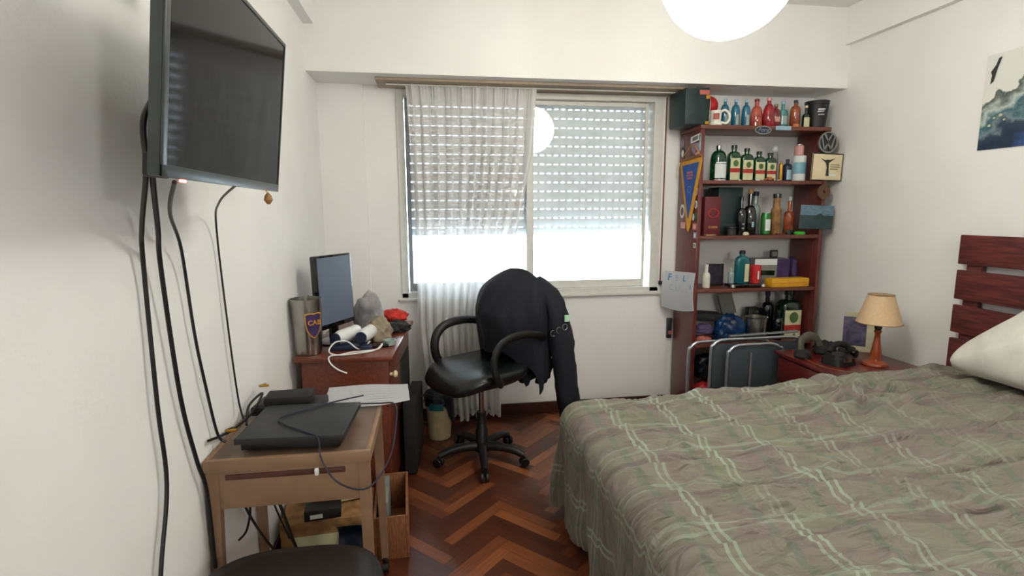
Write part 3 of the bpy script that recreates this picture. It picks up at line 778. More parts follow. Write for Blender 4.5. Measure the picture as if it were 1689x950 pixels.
# ================================================================= OFFICE CHAIR (local +X = facing direction)
FA = math.atan2(-.55, -.83)
ch = thing('office_chair', 'black leather swivel office chair with a jacket over its back', 'office chair', (.985, 3.03, 0), rz=FA)
def seat_ring(z, k, ox=0): return (z, .255 * k, .25 * k, 3.2, ox, 0)
b = BM(); loft(b, [(.505, .12, .12, 3, .0), (.512, .20, .20, 3, .0), (.54, .25, .245, 3, .01), (.575, .265, .255, 3, .015), (.60, .255, .25, 3, .01), (.612, .22, .22, 3, 0), (.612, .08, .08, 3, -.02)], seg=44)
for v in b.verts:  # waterfall front edge and a shallow dish
    v.co.x = v.co.x * 1.07 + .012; v.co.y *= 1.04; v.co.z += .008
    if v.co.x > .1: v.co.z -= (v.co.x - .1) ** 2 * 1.6
    if v.co.z > .58: v.co.z -= .02 * math.exp(-(v.co.x ** 2 + v.co.y ** 2) / .02)
    if v.co.x < -.1: v.co.z += (abs(v.co.x) - .1) * .12
obj('seat', b, 'black_leather', ch, ang=90)
b = BM(); bx(b, -.12, .10, -.08, .08, .47, .508, .01); obj('seat_mechanism', b, 'black_plastic', ch)
b = BM()
NB = 30
def back_pt(a, f):
    x, z = sup(a, .225 * f, .24 * f, 2.8); return x, z
rings = []
for (xo, f) in ((-.30, .80), (-.318, .96), (-.29, 1.0), (-.262, .97), (-.25, .80), (-.255, .3)):
    rr = []
    for k in range(40):
        y, z = back_pt(2 * PI * k / 40, f)
        rr.append(b.verts.new((xo - .10 * (z + .1) + .10 * (y * y) / .05, y, .885 + z)))
    rings.append(rr)
for A, B in zip(rings, rings[1:]):
    for k in range(40): b.faces.new((A[k], A[(k + 1) % 40], B[(k + 1) % 40], B[k]))
b.faces.new(list(reversed(rings[0]))); b.faces.new(rings[-1])
obj('backrest', b, 'black_leather', ch, ang=90)
b = BM(); box(b, (-.25, 0, .60), (.03, .09, .26), .008); bx(b, -.26, -.1, -.04, .04, .475, .495, .004); obj('back_bracket', b, 'black_plastic', ch)
for s in (-1, 1):
    b = BM(); y = s * .285
    tube(b, [(.03, s * .2, .565), (.07, s * .262, .562), (.115, y, .60), (.135, y, .69), (.11, y, .765), (.04, y, .81), (-.08, y, .82), (-.2, y, .80), (-.27, y * .9, .76)], lambda t: .018, seg=14, flat=1.5)
    obj('armrest', b, 'black_plastic', ch)
b = BM(); loft(b, [(.30, .016), (.475, .016)], seg=18); obj('gas_lift', b, 'chrome', ch)
b = BM(); loft(b, [(.07, .05), (.09, .052), (.12, .04), (.20, .037), (.21, .03), (.31, .028), (.31, .018)], seg=22); obj('column_cover', b, 'black_plastic', ch)
for k, wa in enumerate((-92, -26, 46, 118, 190)):
    a = math.radians(wa) - FA
    dx, dy = math.cos(a), math.sin(a)
    b = BM(); tube(b, [(dx * .03, dy * .03, .095), (dx * .12, dy * .12, .10), (dx * .2, dy * .2, .09), (dx * .265, dy * .265, .068)], lambda t: .029 - .010 * t, seg=12)
    lg = obj('base_leg', b, 'black_plastic', ch)
    b = BM()
    for s in (-1, 1):
        q = BM(); loft(q, [(-.009, .012), (-.009, .024), (-.006, .027), (.006, .027), (.009, .024), (.009, .012)], seg=18, c=(0, 0, s * .015))
        bmesh.ops.rotate(q, cent=(0, 0, 0), matrix=Matrix.Rotation(PI / 2, 3, 'X') , verts=q.verts[:])
        bmesh.ops.rotate(q, cent=(0, 0, 0), matrix=Matrix.Rotation(a + .6 * k, 3, 'Z'), verts=q.verts[:])
        bmesh.ops.translate(q, vec=(dx * .268, dy * .268, .0275), verts=q.verts[:])
        tmp = bpy.data.meshes.new('t'); q.to_mesh(tmp); q.free(); b.from_mesh(tmp); bpy.data.meshes.remove(tmp)
    loft(b, [(.03, .008), (.062, .008)], seg=10, c=(dx * .268, dy * .268, 0))
    obj('caster', b, 'black_plastic', lg)

# ================================================================= JACKET (world coords relative to root at backrest)
bcx, bcy = 1.215, 3.165
jk = thing('jacket', 'navy blue jacket draped over the back of office chair', 'jacket', (bcx, bcy, 0))
fx, fy = math.cos(FA), math.sin(FA)     # facing dir
lx, ly = -fy, fx                        # toward near arm
def jring(h, k):
    """h 0 (top)..1 (hem); k angle"""
    c, s = math.cos(k), math.sin(k)      # c along facing, s along left
    top = 1.155
    front = max(0, c)
    hem = .455 + .21 * front ** .6 + .045 * math.sin(3 * k + 1.1) * (1 - front) + .02 * math.sin(7 * k)
    z = top - (top - hem) * h
    d = top - z
    rise = 1 - math.exp(-d / .05)
    wdt = (.06 + .215 * (1 - math.exp(-d / .085)))
    dep = (.03 + .215 * (1 - math.exp(-d / .10))) * (1 if c > 0 else .72)
    if z < .9: wdt *= 1 - .10 * (.9 - z) / .4; dep *= (1 - .55 * (.9 - z) / .4) if c > 0 else (1 - .2 * (.9 - z) / .4)
    n = 2.3
    ee = abs(c) ** (2 / n) * (1 if c >= 0 else -1) * dep; ff = abs(s) ** (2 / n) * (1 if s >= 0 else -1) * wdt
    wr = 1 + .14 * noise.noise(Vector((c * 2.2, s * 2.2, z * 3.2))) * min(1, d * 8) + .07 * noise.noise(Vector((c * 5, s * 5, z * 6 + 3))) * min(1, d * 8)
    ee *= wr; ff *= wr
    lean = -.05 * (z - .8)
    ee += lean
    return (fx * ee + lx * ff, fy * ee + ly * ff, z)
b = BM(); sheet(b, lambda u, v: jring(v, u * 2 * PI), 72, 48)
bmesh.ops.remove_doubles(b, verts=b.verts[:], dist=.0006)
obj('body', b, 'navy_cloth', jk, ang=180)
def sleeve(P, R, fl, m='navy_cloth', nm='sleeve', seed=0):
    b = BM(); tube(b, P, R, seg=24, n=10, flat=fl)
    for v in b.verts:
        v.co += Vector((1, .6, 0)) * (.022 * noise.noise(v.co * 7 + Vector((seed, 0, 0)))) + Vector((1, .6, 0)) * (.008 * noise.noise(v.co * 21 + Vector((seed, 0, 0))))
    return obj(nm, b, m, jk, ang=180)
sl = sleeve([(.10, -.07, 1.075), (.20, -.12, .98), (.245, -.15, .82), (.265, -.16, .62), (.295, -.165, .42), (.31, -.17, .27)], lambda t: .075 + .032 * math.sin(min(1, t * 1.6) * PI / 2) - .02 * t, .72)
# rings logo and green tag on the near face of sleeve
CAM = Vector((.72 - bcx, 0 - bcy, 1.5))
for i in range(3):
    b = BM(); c0 = Vector((.185 + .034 * i, -.240 - .003 * i, .80 + .018 * i))
    tube(b, [c0 + Vector((.016 * math.cos(a), -.001 + .006 * math.cos(a), .018 * math.sin(a))) for a in [2 * PI * k / 12 for k in range(12)]], .0022, seg=6, n=2, closed=True)
    obj('ring_emblem', b, 'badge_grey', sl)
b = BM(); box(b, (.268, -.236, .885), (.03, .008, .04), .003); mm('tag_green', (170, 214, 180), .6); obj('green_tag', b, 'tag_green', sl)
sleeve([(.02, .10, 1.02), (.14, .13, .88), (.2, .12, .68), (.19, .08, .5), (.17, .03, .42)], lambda t: .07 - .02 * t, .7, nm='sleeve', seed=5)
b = BM()
for (x, y, z0, z1, w) in ((-.085, -.20, .60, .455, .07), (-.20, -.14, .60, .50, .06), (.06, -.165, .60, .5, .05)):
    prism(b, [(-w, 0), (w, 0), (w * .25, z1 - z0), (0, z1 - z0 - .012)], .02, frame_mx((x + .13, y + .10, z0), (1, .1, 0), (0, 0, 1)))
obj('hem_flap', b, 'navy_cloth', jk)

# ================================================================= BED
bed = thing('bed', 'wide bed with red wooden plank headboard against the right wall', 'bed', (2.4, 1.68, 0))
def L(x): return x - 2.4
b = BM(); bx(b, L(1.42), L(3.50), -.72, .72, .30, .555, .05); obj('mattress', b, 'mattress_white', bed, ang=60)
b = BM(); bx(b, L(1.44), L(3.50), -.70, .70, .14, .30, .008); obj('bed_base', b, 'headboard_wood', bed)
for sx in (1.5, 3.42):
    for sy in (-.62, .62):
        b = BM(); bx(b, L(sx) - .03, L(sx) + .03, sy - .03, sy + .03, 0, .14, .004); obj('leg', b, 'headboard_wood', bed)
hb = bpy.data.objects.new('headboard', None); COL.objects.link(hb); hb.parent = bed
for (z0, z1) in ((1.212, 1.368), (1.022, 1.180), (.840, .990), (.50, .806)):
    b = BM(); bx(b, L(3.525), L(3.547), -.74, .765, z0, z1, .004); obj('plank', b, 'headboard_wood', hb)
for y in (.70, 0, -.68):
    b = BM(); bx(b, L(3.549), L(3.58), y - .045, y + .035, 0.0, 1.33, .004); obj('post', b, 'headboard_wood', hb)
# bedspread
XE, YN, YF, RR_ = 1.41, 1.00, 2.36, .10
def hill(x, y, cx, cy, sx, sy): return math.exp(-((x - cx) / sx) ** 2 - ((y - cy) / sy) ** 2)
def topz(x, y):
    z = .572 + .015 * math.sin((x - 1.3) * 1.7)
    t = min(1, max(0, (x - 2.3) / 1.1)); z += .085 * t * t * (3 - 2 * t)
    z += .02 * hill(x, y, 2.45, 2.2, .35, .3) - .012 * hill(x, y, 2.15, 1.7, .5, .3)
    # long shallow creases, running roughly across the bed's length
    p = Vector((x * 1.6 + .35 * y, y * 6.2 - .9 * x, 0))
    n1 = noise.noise(p); r1 = (1 - abs(n1) * 2.4)
    z += .030 * max(0, r1) ** 2 * (.6 + .6 * max(0, noise.noise(Vector((x * 1.5, y * 1.5, 3)))))
    p = Vector((x * 3.4 + 1.3 * y, y * 12 + x * 1.4, 5)); z += .020 * max(0, 1 - abs(noise.noise(p)) * 2.6) ** 2
    p = Vector((x * 7 + 2.5 * y, y * 26 + x * 2.5, 15)); z += .008 * max(0, 1 - abs(noise.noise(p)) * 2.4) ** 2 * (.4 + max(0, noise.noise(Vector((x * 2.5, y * 2.5, 13)))) * 1.6)
    # star of creases
    dx, dy = x - 2.72, y - 2.12; rr = math.hypot(dx, dy); an = math.atan2(dy, dx)
    z += .026 * math.sin(an * 9 + 3 * noise.noise(Vector((dx * 3, dy * 3, 1)))) * math.exp(-(rr / .26) ** 2) * min(1, rr * 9)
    z += .012 * noise.noise(Vector((x * 6, y * 9, 9))) + .004 * noise.noise(Vector((x * 14, y * 22, 9)))
    return z
U0, U1 = -.60, 2.10
V0, V1 = -.12, 1.36 + .55
def cover(a, c):
    u = U0 + (U1 - U0) * a; v = V0 + (V1 - V0) * c
    x = XE + max(u, 0); y = YN + min(max(v, 0), YF - YN)
    eu = max(0, -u); ev = max(0, v - (YF - YN)); ev0 = max(0, -v)
    if ev0: ev = ev0; sg = -1
    else: sg = 1
    e = math.hypot(eu, ev)
    # squarer corner
    if eu > 0 and ev > 0: e = (eu ** 3.0 + ev ** 3.0) ** (1 / 3.0)
    zt_ = topz(x, y)
    if e <= 1e-6: return (x, y, zt_)
    q = math.hypot(eu, ev); ox, oy = -eu / q, sg * ev / q
    if e < RR_ * PI / 2: hx = RR_ * math.sin(e / RR_); dz = RR_ * (1 - math.cos(e / RR_))
    else: hx = RR_; dz = RR_ + e - RR_ * PI / 2
    k = min(1, max(0, dz - .06) / .4)
    fold = .022 * math.sin((u if ev > eu else v) * 17 + 2 * noise.noise(Vector((u, v, 0)) * 3)) + .02 * noise.noise(Vector((u * 5, v * 5, 2)))
    if eu > 0 and ev > 0: fold += .05 * math.sin(math.atan2(ev, eu) * 4) 
    hx += k * (fold + .01) - .02 * k
    if sg > 0 and ev > eu: hx = min(hx, RR_ + .01)
    z = zt_ - dz
    z = max(z, .035 + .01 * math.sin(u * 9 + v * 7))
    return (x + ox * hx, y + oy * hx, z)
b = BM(); sheet(b, cover, 420, 340, th=0, uvs=lambda a, c: (U0 + (U1 - U0) * a, V0 + (V1 - V0) * c))
tag(obj('bedspread', b, 'plaid_cloth', ang=180), 'wrinkled grey green plaid bedspread covering the bed', 'bedspread')
# pillow
def pillow_mesh():
    out = catmull([(.40, .0, 0), (.37, .10, 0), (.24, .24, 0), (.10, .37, 0), (-.12, .43, 0), (-.36, .42, 0), (-.46, .22, 0), (-.44, .02, 0), (-.2, -.02, 0), (.15, -.02, 0), (.34, -.02, 0)], 8, True)
    n = len(out); c = Vector((0, .17, 0)); b = BM(); K = 16
    for side in (1, -1):
        rings = []
        for i in range(K + 1):
            r = i / K; row = []
            for p in out:
                q = c + (p - c) * r
                t = .125 * (1 - r ** 2.6) ** .55 * (1 + .35 * noise.noise(Vector((q.x * 6, q.y * 6, 2 * side)))) if r < 1 else 0
                t += .012 * noise.noise(Vector((q.x * 16, q.y * 11, 5 * side))) * (1 - r)
                row.append(b.verts.new((q.x, q.y, side * t)))
            rings.append(row)
        for A, B in zip(rings, rings[1:]):
            for k in range(n):
                try: b.faces.new((A[k], A[(k + 1) % n], B[(k + 1) % n], B[k]))
                except Exception: pass
    bmesh.ops.remove_doubles(b, verts=b.verts[:], dist=.0004)
    return b
b = pillow_mesh()
up = Vector((.42, 0, .9)).normalized(); yy = Vector((0, 1, 0)); nn_ = yy.cross(up)
mxp = Matrix((yy, up, nn_)).transposed().to_4x4()
bmesh.ops.transform(b, matrix=mxp, verts=b.verts[:])
pw = tag(obj('pillow', b, 'pillow_white', ang=180), 'large white pillow leaning on the headboard', 'pillow')
pw.location = (3.28, 1.80, .735); pw.scale = (1, 1, 1.1)

# ================================================================= BOOKSHELF
SX0, SX1, SY0, SY1 = 2.515, 3.475, 3.40, 3.70
bs = thing('bookshelf', 'tall open reddish wooden bookshelf crowded with bottles', 'bookshelf', (0, 0, 0))
b = BM(); bx(b, SX0, SX0 + .028, SY0, SY1, 0, 2.045, .002); obj('side_panel', b, 'shelf_wood', bs)
b = BM(); bx(b, SX1 - .028, SX1, SY0, SY1, 0, 2.045, .002); obj('side_panel', b, 'shelf_wood', bs)
SH = [2.072, 1.708, 1.330, .955, .560, .14]
for i, z in enumerate(SH):
    b = BM()
    if i == 0: bx(b, SX0 - .004, SX1 + .004, SY0 - .004, SY1, z - .026, z, .002)
    else: bx(b, SX0 + .029, SX1 - .029, SY0 + .004, SY1, z - .024, z, .002)
    obj('shelf', b, 'shelf_board', bs)

def bottle(name, label, x, y, zb, h, w, shape='round', glass='green_glass', cap='black_plastic', capmat=None, lab=None, group=None, d=None, neck=.30, cat='bottle', shoulder=.16, nr=None):
    t = thing(name, label, cat, (x, y, zb + .001), group=group)
    r = w / 2; d2 = (d or w) / 2; n = 2 if shape == 'round' else 4.5
    nr = nr or min(r * .36, .016); hs = h * (1 - neck - shoulder)
    b = BM()
    rings = [(0, r * .9, d2 * .9, n), (.004, r, d2, n), (hs, r, d2, n)]
    for i in range(1, 6):
        a = i / 5 * PI / 2; k = math.cos(a)
        rings.append((hs + h * shoulder * math.sin(a), nr + (r - nr) * k, nr + (d2 - nr) * k, 2 + (n - 2) * k))
    rings += [(h * .93, nr * .92), (h * .93, nr * .5)]
    loft(b, rings, seg=28); obj('body', b, glass, t, ang=50)
    b = BM(); loft(b, [(h * .895, nr * 1.15), (h * .99, nr * 1.15), (h, nr * .95)], seg=20); obj('cap', b, cap, t)
    for q in (lab or []):
        f0, f1, mt, nm = q[:4]; sp = q[4] if len(q) > 4 else 48; off = q[5] if len(q) > 5 else .001
        b = BM()
        if nm == 'round_emblem':
            rr = hs * (f1 - f0) / 2
            prism(b, [(rr * .85 * math.cos(2 * PI * k / 20), rr * math.sin(2 * PI * k / 20)) for k in range(20)], .001, frame_mx((0, -d2 - .0035, hs * (f0 + f1) / 2), (1, 0, 0), (0, 0, 1)))
        else: patch(b, r, d2, n, hs * f0, hs * f1, -90 - sp, -90 + sp, off)
        obj(nm, b, mt, t)
    return t
# ---- top shelf row
z = SH[0]
gb = thing('gift_box', 'black box with gold corners overhanging the left end of the top shelf', 'box', (2.515, 3.52, z + .001))
b = BM(); bx(b, -.12, .05, -.12, .12, 0, .235, .006); obj('carton', b, 'dark_green_box', gb)
b = BM(); bx(b, .025, .053, -.123, -.02, .165, .19, .002); bx(b, .025, .053, -.123, -.02, 0.002, .022, .002); obj('corner_trim', b, 'gold', gb)
b = BM(); box(b, (.01, -.124, .205), (.07, .008, .03), .003); tag(obj('ribbon', b, 'sticker_red', gb), 'dull red ribbon')
b = BM(); bx(b, .0505, .056, -.124, -.10, .02, .165, .001); obj('spine', b, 'steel', gb)
bl = BM(); bmesh.ops.create_uvsphere(bl, u_segments=28, v_segments=18, radius=.066); o = obj('red_ball', bl, 'red_plastic', ang=180); o.location = (2.665, 3.60, z + .16)
bst = BM(); bmesh.ops.create_uvsphere(bst, u_segments=4, v_segments=3, radius=.001); bst.free()
tag(o, 'glossy red ball resting on a white box behind the mug', 'ball')
b = BM(); bx(b, 2.61, 2.72, 3.56, 3.64, z + .001, z + .094, .003); tag(obj('small_box', b, 'white_ceramic'), 'small white box under the red ball on the top shelf', 'box')
mg = thing('mug', 'white ceramic mug with fancy handle at the top shelf left', 'mug', (2.645, 3.46, z + .001))
b = BM(); loft(b, [(0, .030), (.004, .046), (.015, .044), (.03, .036), (.085, .040), (.1, .043), (.1, .038), (.03, .030), (.02, .004)], seg=30); obj('body', b, 'white_ceramic', mg)
b = BM(); tube(b, [(.036, -.01, .095), (.06, -.012, .105), (.09, -.012, .085), (.097, -.012, .05), (.075, -.012, .02), (.036, -.01, .025)], .009, seg=12); obj('handle', b, 'white_ceramic', mg)
b = BM(); patch(b, .0385, .0385, 2, .04, .08, -140, -80, .002); obj('picture_band', b, 'sticker_red', mg)
for i, (x, lb) in enumerate(((2.735, 'leftmost of three blue glass bottles on top shelf'), (2.815, 'middle one of three blue glass bottles on top shelf'), (2.893, 'rightmost of three blue glass bottles on top shelf'))):
    bottle('glass_bottle', lb, x, 3.50, z, .19, .056, glass='blue_glass', cap='light_blue', lab=[(.15, .8, 'pale_glass', 'label', 22)], group='blue bottles on the top shelf', neck=.2, shoulder=.25)
bottle('glass_bottle', 'coral orange bottle beside the red bottle on the top shelf', 2.972, 3.50, z, .195, .08, glass='coral_glass', cap='dark_red_glass', neck=.25, shoulder=.4, lab=[(.1, .5, 'amber_glass', 'label', 40)])
bottle('glass_bottle', 'bright red conical bottle on the top shelf above the oval badge', 3.045, 3.47, z, .200, .078, glass='red_glass', cap='pink', neck=.22, shoulder=.45)
bottle('glass_bottle', 'short dark red bottle right of the bright red bottle', 3.118, 3.50, z, .165, .066, glass='dark_red_glass', cap='olive_glass', lab=[(.5, .9, 'pink', 'label', 34)], neck=.2, shoulder=.3)
bottle('glass_bottle', 'teal green bottle in the top row, left of amber one', 3.186, 3.52, z, .19, .07, glass='teal_glass', cap='light_blue', neck=.3, shoulder=.2, lab=[(.3, .9, 'pale_glass', 'label', 40)])
bottle('glass_bottle', 'amber bottle with a dark cap in the top row', 3.253, 3.48, z, .19, .066, glass='amber_glass', cap='dark_blue', neck=.2, shoulder=.2, lab=[(.0, .22, 'label_orange', 'label', 50)])
bottle('glass_bottle', 'small dark bottle with cream label beside the black bucket', 3.315, 3.45, z, .15, .048, glass='dark_green_glass', cap='cream', neck=.36, shoulder=.14, lab=[(.05, .9, 'label_cream', 'label', 60)])
bottle('glass_bottle', 'olive bottle standing behind the small cream-labelled bottle', 3.335, 3.585, z, .20, .06, glass='olive_glass', cap='olive_glass', neck=.3)
bu = thing('ice_bucket', 'black ice bucket with white lettering at right end of top shelf', 'bucket', (3.425, 3.49, z + .001))
b = BM(); loft(b, [(0, .055), (0, .06), (.18, .078), (.185, .08), (.185, .075), (.01, .056), (.01, .004)], seg=32); obj('body', b, 'black_plastic', bu)
b = BM()
for (zz, w0, w1) in ((.125, -.024, .022), (.118, -.03, .016), (.108, -.034, .012), (.088, -.022, .014)):
    patch(b, .0705, .0705, 2, zz - .002, zz + .003, -112 + w0 * 300, -100 + w1 * 900, .0025)
obj('white_writing', b, 'label_white', bu)
# badges on the top shelf's edge
bd = thing('oval_badge', 'dark blue oval car badge on the edge of the top shelf', 'badge', (2.957, SY0 - .005, 2.043))
def oval(bm, a, c, y0, t, n=36):
    prism(bm, [(a * math.cos(2 * PI * k / n), c * math.sin(2 * PI * k / n)) for k in range(n)], t, frame_mx((0, y0, 0), (1, 0, 0), (0, 0, 1)))
b = BM(); oval(b, .062, .028, -.001, .006); obj('rim', b, 'badge_grey', bd)
b = BM(); oval(b, .053, .021, -.0072, .0015); obj('plate', b, 'dark_blue', bd)
text('lettering', 'Ford', .038, 'badge_grey', bd, (0, -.0092, 0), (1, 0, 0), (0, 0, 1), xs=1.1, shear=.4)
b = BM(); bx(b, 3.052, 3.165, SY0 - .012, SY0 - .006, 2.045, 2.072, .001); tag(obj('name_plate', b, 'light_blue'), 'narrow grey blue plate on the top shelf edge', 'badge')
# ---- second shelf
z = SH[1]
bottle('glass_bottle', 'clear amber bottle half hidden behind the left panel of the second shelf', 2.605, 3.58, z, .23, .06, glass='olive_glass', cap='black_plastic')
bottle('gin_bottle', 'round green bottle with white label and silver cap', 2.705, 3.50, z, .242, .108, glass='green_glass', cap='chrome', neck=.14, shoulder=.26, lab=[(.12, .78, 'label_white', 'label', 50), (.80, .87, 'label_white', 'label_stripe', 44, .0012), (.0, .06, 'label_white', 'label_stripe', 44, .0012)], nr=.016)
gl = [(2.820, .245, .086, 'tallest of the four square green liqueur bottles'), (2.918, .226, .090, 'second tallest of four square green liqueur bottles'), (3.012, .205, .084, 'third from left of four square green liqueur bottles'), (3.098, .197, .080, 'shortest, rightmost of the four square green liqueur bottles')]
for x, h, w, lb in gl:
    bottle('liqueur_bottle', lb, x, 3.50, z, h, w, 'square', 'green_glass', 'dark_green_glass', d=.055, neck=.18, shoulder=.16, group='square green liqueur bottles on the second shelf',
           lab=[(.04, .96, 'label_cream', 'label', 40), (.36, .54, 'label_red', 'red_band', 42, .002), (.6, .88, 'label_green', 'round_emblem', 10, .002)], nr=.017)
bottle('narrow_bottle', 'narrow gold bottle between green bottles and the navy one', 3.166, 3.47, z, .135, .026, glass='gold', cap='gold', neck=.1, shoulder=.1)
bottle('glass_bottle', 'navy blue bottle with pale label on the second shelf', 3.228, 3.49, z, .152, .060, glass='dark_blue', cap='dark_blue', lab=[(.1, .8, 'light_blue', 'label', 36)], neck=.2)
fg = thing('figurine', 'small pale grey figurine behind the navy bottle', 'figurine', (3.20, 3.60, z + .001))
b = BM(); loft(b, [(0, .025), (.1, .02), (.16, .026), (.2, .02), (.22, .008)], seg=20); obj('body', b, 'grey_cloth', fg)
b = BM(); bmesh.ops.create_uvsphere(b, u_segments=16, v_segments=10, radius=.024); bmesh.ops.translate(b, vec=(0, 0, .235), verts=b.verts[:]); obj('head', b, 'label_white', fg)
cn = thing('spray_can', 'tall pale blue and white can on the second shelf right', 'can', (3.318, 3.49, z + .001))
b = BM(); loft(b, [(0, .043), (.004, .046), (.17, .046), (.178, .04)], seg=30); obj('body', b, 'label_white', cn)
b = BM(); patch(b, .046, .046, 2, .05, .13, -175, -5, .0008, 28); obj('blue_band', b, 'can_blue', cn)
pc_ = thing('pink_jar', 'pink jar stacked on top of the blue and white can', 'jar', (3.312, 3.49, z + .1795))
b = BM(); loft(b, [(0, .028), (.003, .032), (.066, .032), (.07, .028)], seg=26); obj('body', b, 'pink', pc_)
b = BM(); loft(b, [(.07, .024), (.076, .024)], seg=20); obj('lid', b, 'steel', pc_)
tc = thing('toy_car', 'tiny orange red toy car in front of the square green bottles', 'toy car', (3.055, 3.432, z + .001))
b = BM(); bx(b, -.034, .034, -.012, .012, .004, .016, .004); bx(b, -.016, .018, -.010, .010, .015, .026, .004); obj('body', b, 'label_orange', tc)
for sx in (-.02, .02):
    b = BM(); tube(b, [(sx, -.013, .006), (sx, .013, .006)], .006, smooth=False, seg=12); obj('wheels', b, 'black_plastic', tc)
for i, (x, lb, m_) in enumerate(((2.655, 'dark metal bottle cap at the left end of the second shelf', 'pink'), (2.828, 'silver bottle cap in front of the tallest square green bottle', 'steel'), (2.965, 'white bottle cap in front of the second tallest square green bottle', 'label_white'), (3.125, 'pale bottle cap right of the toy car', 'pale_glass'))):
    b = BM(); loft(b, [(0, .014), (.006, .013), (.008, .009)], seg=16, c=(x, 3.428, z + .001)); tag(obj('bottle_cap', b, m_), lb, 'bottle cap', 'bottle caps on the second shelf')
# ---- signs hung at the right front edge
vw = thing('round_badge', 'round chrome car badge on the right front edge of bookshelf', 'badge', (3.448, SY0 - .008, 1.968))
def ringp(bm, r0, r1, y0, y1, n=40):
    A = []
    for r, y in ((r0, y0), (r1, y0), (r1, y1), (r0, y1)):
        A.append([bm.verts.new((r * math.cos(2 * PI * k / n), y, r * math.sin(2 * PI * k / n))) for k in range(n)])
    for i in range(4):
        P_, Q = A[i], A[(i + 1) % 4]
        for k in range(n): bm.faces.new((P_[k], P_[(k + 1) % n], Q[(k + 1) % n], Q[k]))
b = BM(); ringp(b, .062, .072, -.012, 0); obj('rim', b, 'badge_grey', vw)
b = BM(); prism(b, [(.064 * math.cos(2 * PI * k / 36), .064 * math.sin(2 * PI * k / 36)) for k in range(36)], .003, frame_mx((0, -.001, 0), (1, 0, 0), (0, 0, 1))); obj('back_plate', b, 'badge_dark', vw)
b = BM()
def stroke(bm, pts, w, y):
    for (x0, z0), (x1, z1) in zip(pts, pts[1:]):
        d = Vector((x1 - x0, 0, z1 - z0)); L_ = d.length; c = Vector(((x0 + x1) / 2, y, (z0 + z1) / 2))
        box(bm, c, (L_ + w * .5, .005, w), 0, Matrix.Rotation(-math.atan2(z1 - z0, x1 - x0), 3, 'Y'))
stroke(b, [(-.028, .056), (0, .008), (.028, .056)], .011, -.008)
stroke(b, [(-.05, .04), (-.026, -.05), (0, -.008), (.026, -.05), (.05, .04)], .011, -.008)
obj('monogram', b, 'badge_grey', vw)
sg_ = thing('picture_sign', 'cream sign with a winged figure at the shelf right edge', 'sign', (3.455, SY0 - .010, 1.71), rot=(0, math.radians(1.5), 0))
b = BM(); bx(b, -.115, .120, -.003, .003, 0, .185, .001); obj('panel', b, 'cream', sg_)
b = BM()
bx(b, -.115, .120, -.0045, -.003, .178, .185); bx(b, -.115, -.110, -.0045, -.003, .0, .178); bx(b, .115, .12, -.0045, -.003, 0, .178); bx(b, -.11, .115, -.0045, -.003, 0, .004)
obj('border', b, 'badge_dark', sg_)
b = BM()
def flatpoly(bm, pts, y, t=.0012): prism(bm, pts, t, frame_mx((0, y, 0), (1, 0, 0), (0, 0, 1)))
flatpoly(b, [(-.055, .150), (-.02, .138), (.0, .142), (.02, .14), (.062, .155), (.03, .132), (.012, .120), (.012, .09), (.018, .03), (-.006, .03), (-.002, .09), (-.012, .12)], -.0045)
obj('winged_figure', b, 'badge_dark', sg_)
b = BM()
for zz, w in ((.105, .07), (.09, .075), (.075, .06)): bx(b, .025, .025 + w, -.0042, -.003, zz, zz + .006)
obj('text_lines', b, 'olive_glass', sg_)
b = BM(); bx(b, .025, .075, -.0045, -.003, .03, .046); obj('white_plate', b, 'label_white', sg_)
lp = thing('landscape_picture', 'dark blue green landscape picture at the shelf right edge', 'picture', (3.405, SY0 - .010, 1.372), rot=(0, math.radians(2), 0))
b = BM(); bx(b, -.13, .13, -.002, .002, 0, .165, .001); obj('sea', b, mat('sea_teal', (50, 76, 80), .5, rgb2=(34, 56, 60), scale=20), lp)
b = BM(); bx(b, -.129, .129, -.0035, -.002, .095, .164); obj('sky_area', b, mat('sky_print', (112, 136, 156), .5, rgb2=(76, 104, 122), scale=18, stretch=(1, 1, 5)), lp)
b = BM(); flatpoly(b, [(-.01, .092), (.0, .098), (.012, .106), (.03, .108), (.045, .1), (.05, .092)], -.0048); obj('island', b, 'badge_dark', lp)
b = BM(); ringp(b, .01, .05, -.012, -.001); o = obj('round_ornament', b, 'brown_round'); o.location = (3.45, SY0 - .002, 1.63)
tag(o, 'round brown ornament just below the winged figure sign', 'ornament')
# ---- third shelf
z = SH[2]
rb = thing('liquor_box', 'maroon carton with a red oval emblem on the third shelf', 'box', (2.655, 3.50, z + .001), rz=.05)
b = BM(); bx(b, -.062, .062, -.045, .045, 0, .268, .002); obj('carton', b, 'maroon_box', rb)
b = BM(); ringp(b, .036, .043, -.003, 0); bmesh.ops.scale(b, vec=(1, 1, .72), verts=b.verts[:]); bmesh.ops.translate(b, vec=(.005, -.045, .155), verts=b.verts[:]); obj('oval_emblem', b, 'label_red', rb)
b = BM(); bx(b, -.03, .04, -.0475, -.0455, .05, .066); obj('label_strip', b, 'cardboard', rb)
b = BM(); bx(b, 2.59, 2.665, 3.41, 3.445, z + .001, z + .010, .002); tag(obj('wooden_coaster', b, 'cardboard'), 'small orange wooden coaster in front of the maroon carton', 'coaster')
bb = thing('liquor_box', 'tall black carton right of the maroon carton', 'box', (2.80, 3.58, z + .001))
b = BM(); bx(b, -.085, .10, -.09, .06, 0, .335, .003); obj('carton', b, 'dark_green_box', bb)
b = BM(); bx(b, -.05, .06, -.0915, -.0905, .06, .08); obj('label_strip', b, 'badge_dark', bb)
tn = thing('small_tin', 'small black round tin in front of tall black carton', 'tin', (2.79, 3.44, z + .001))
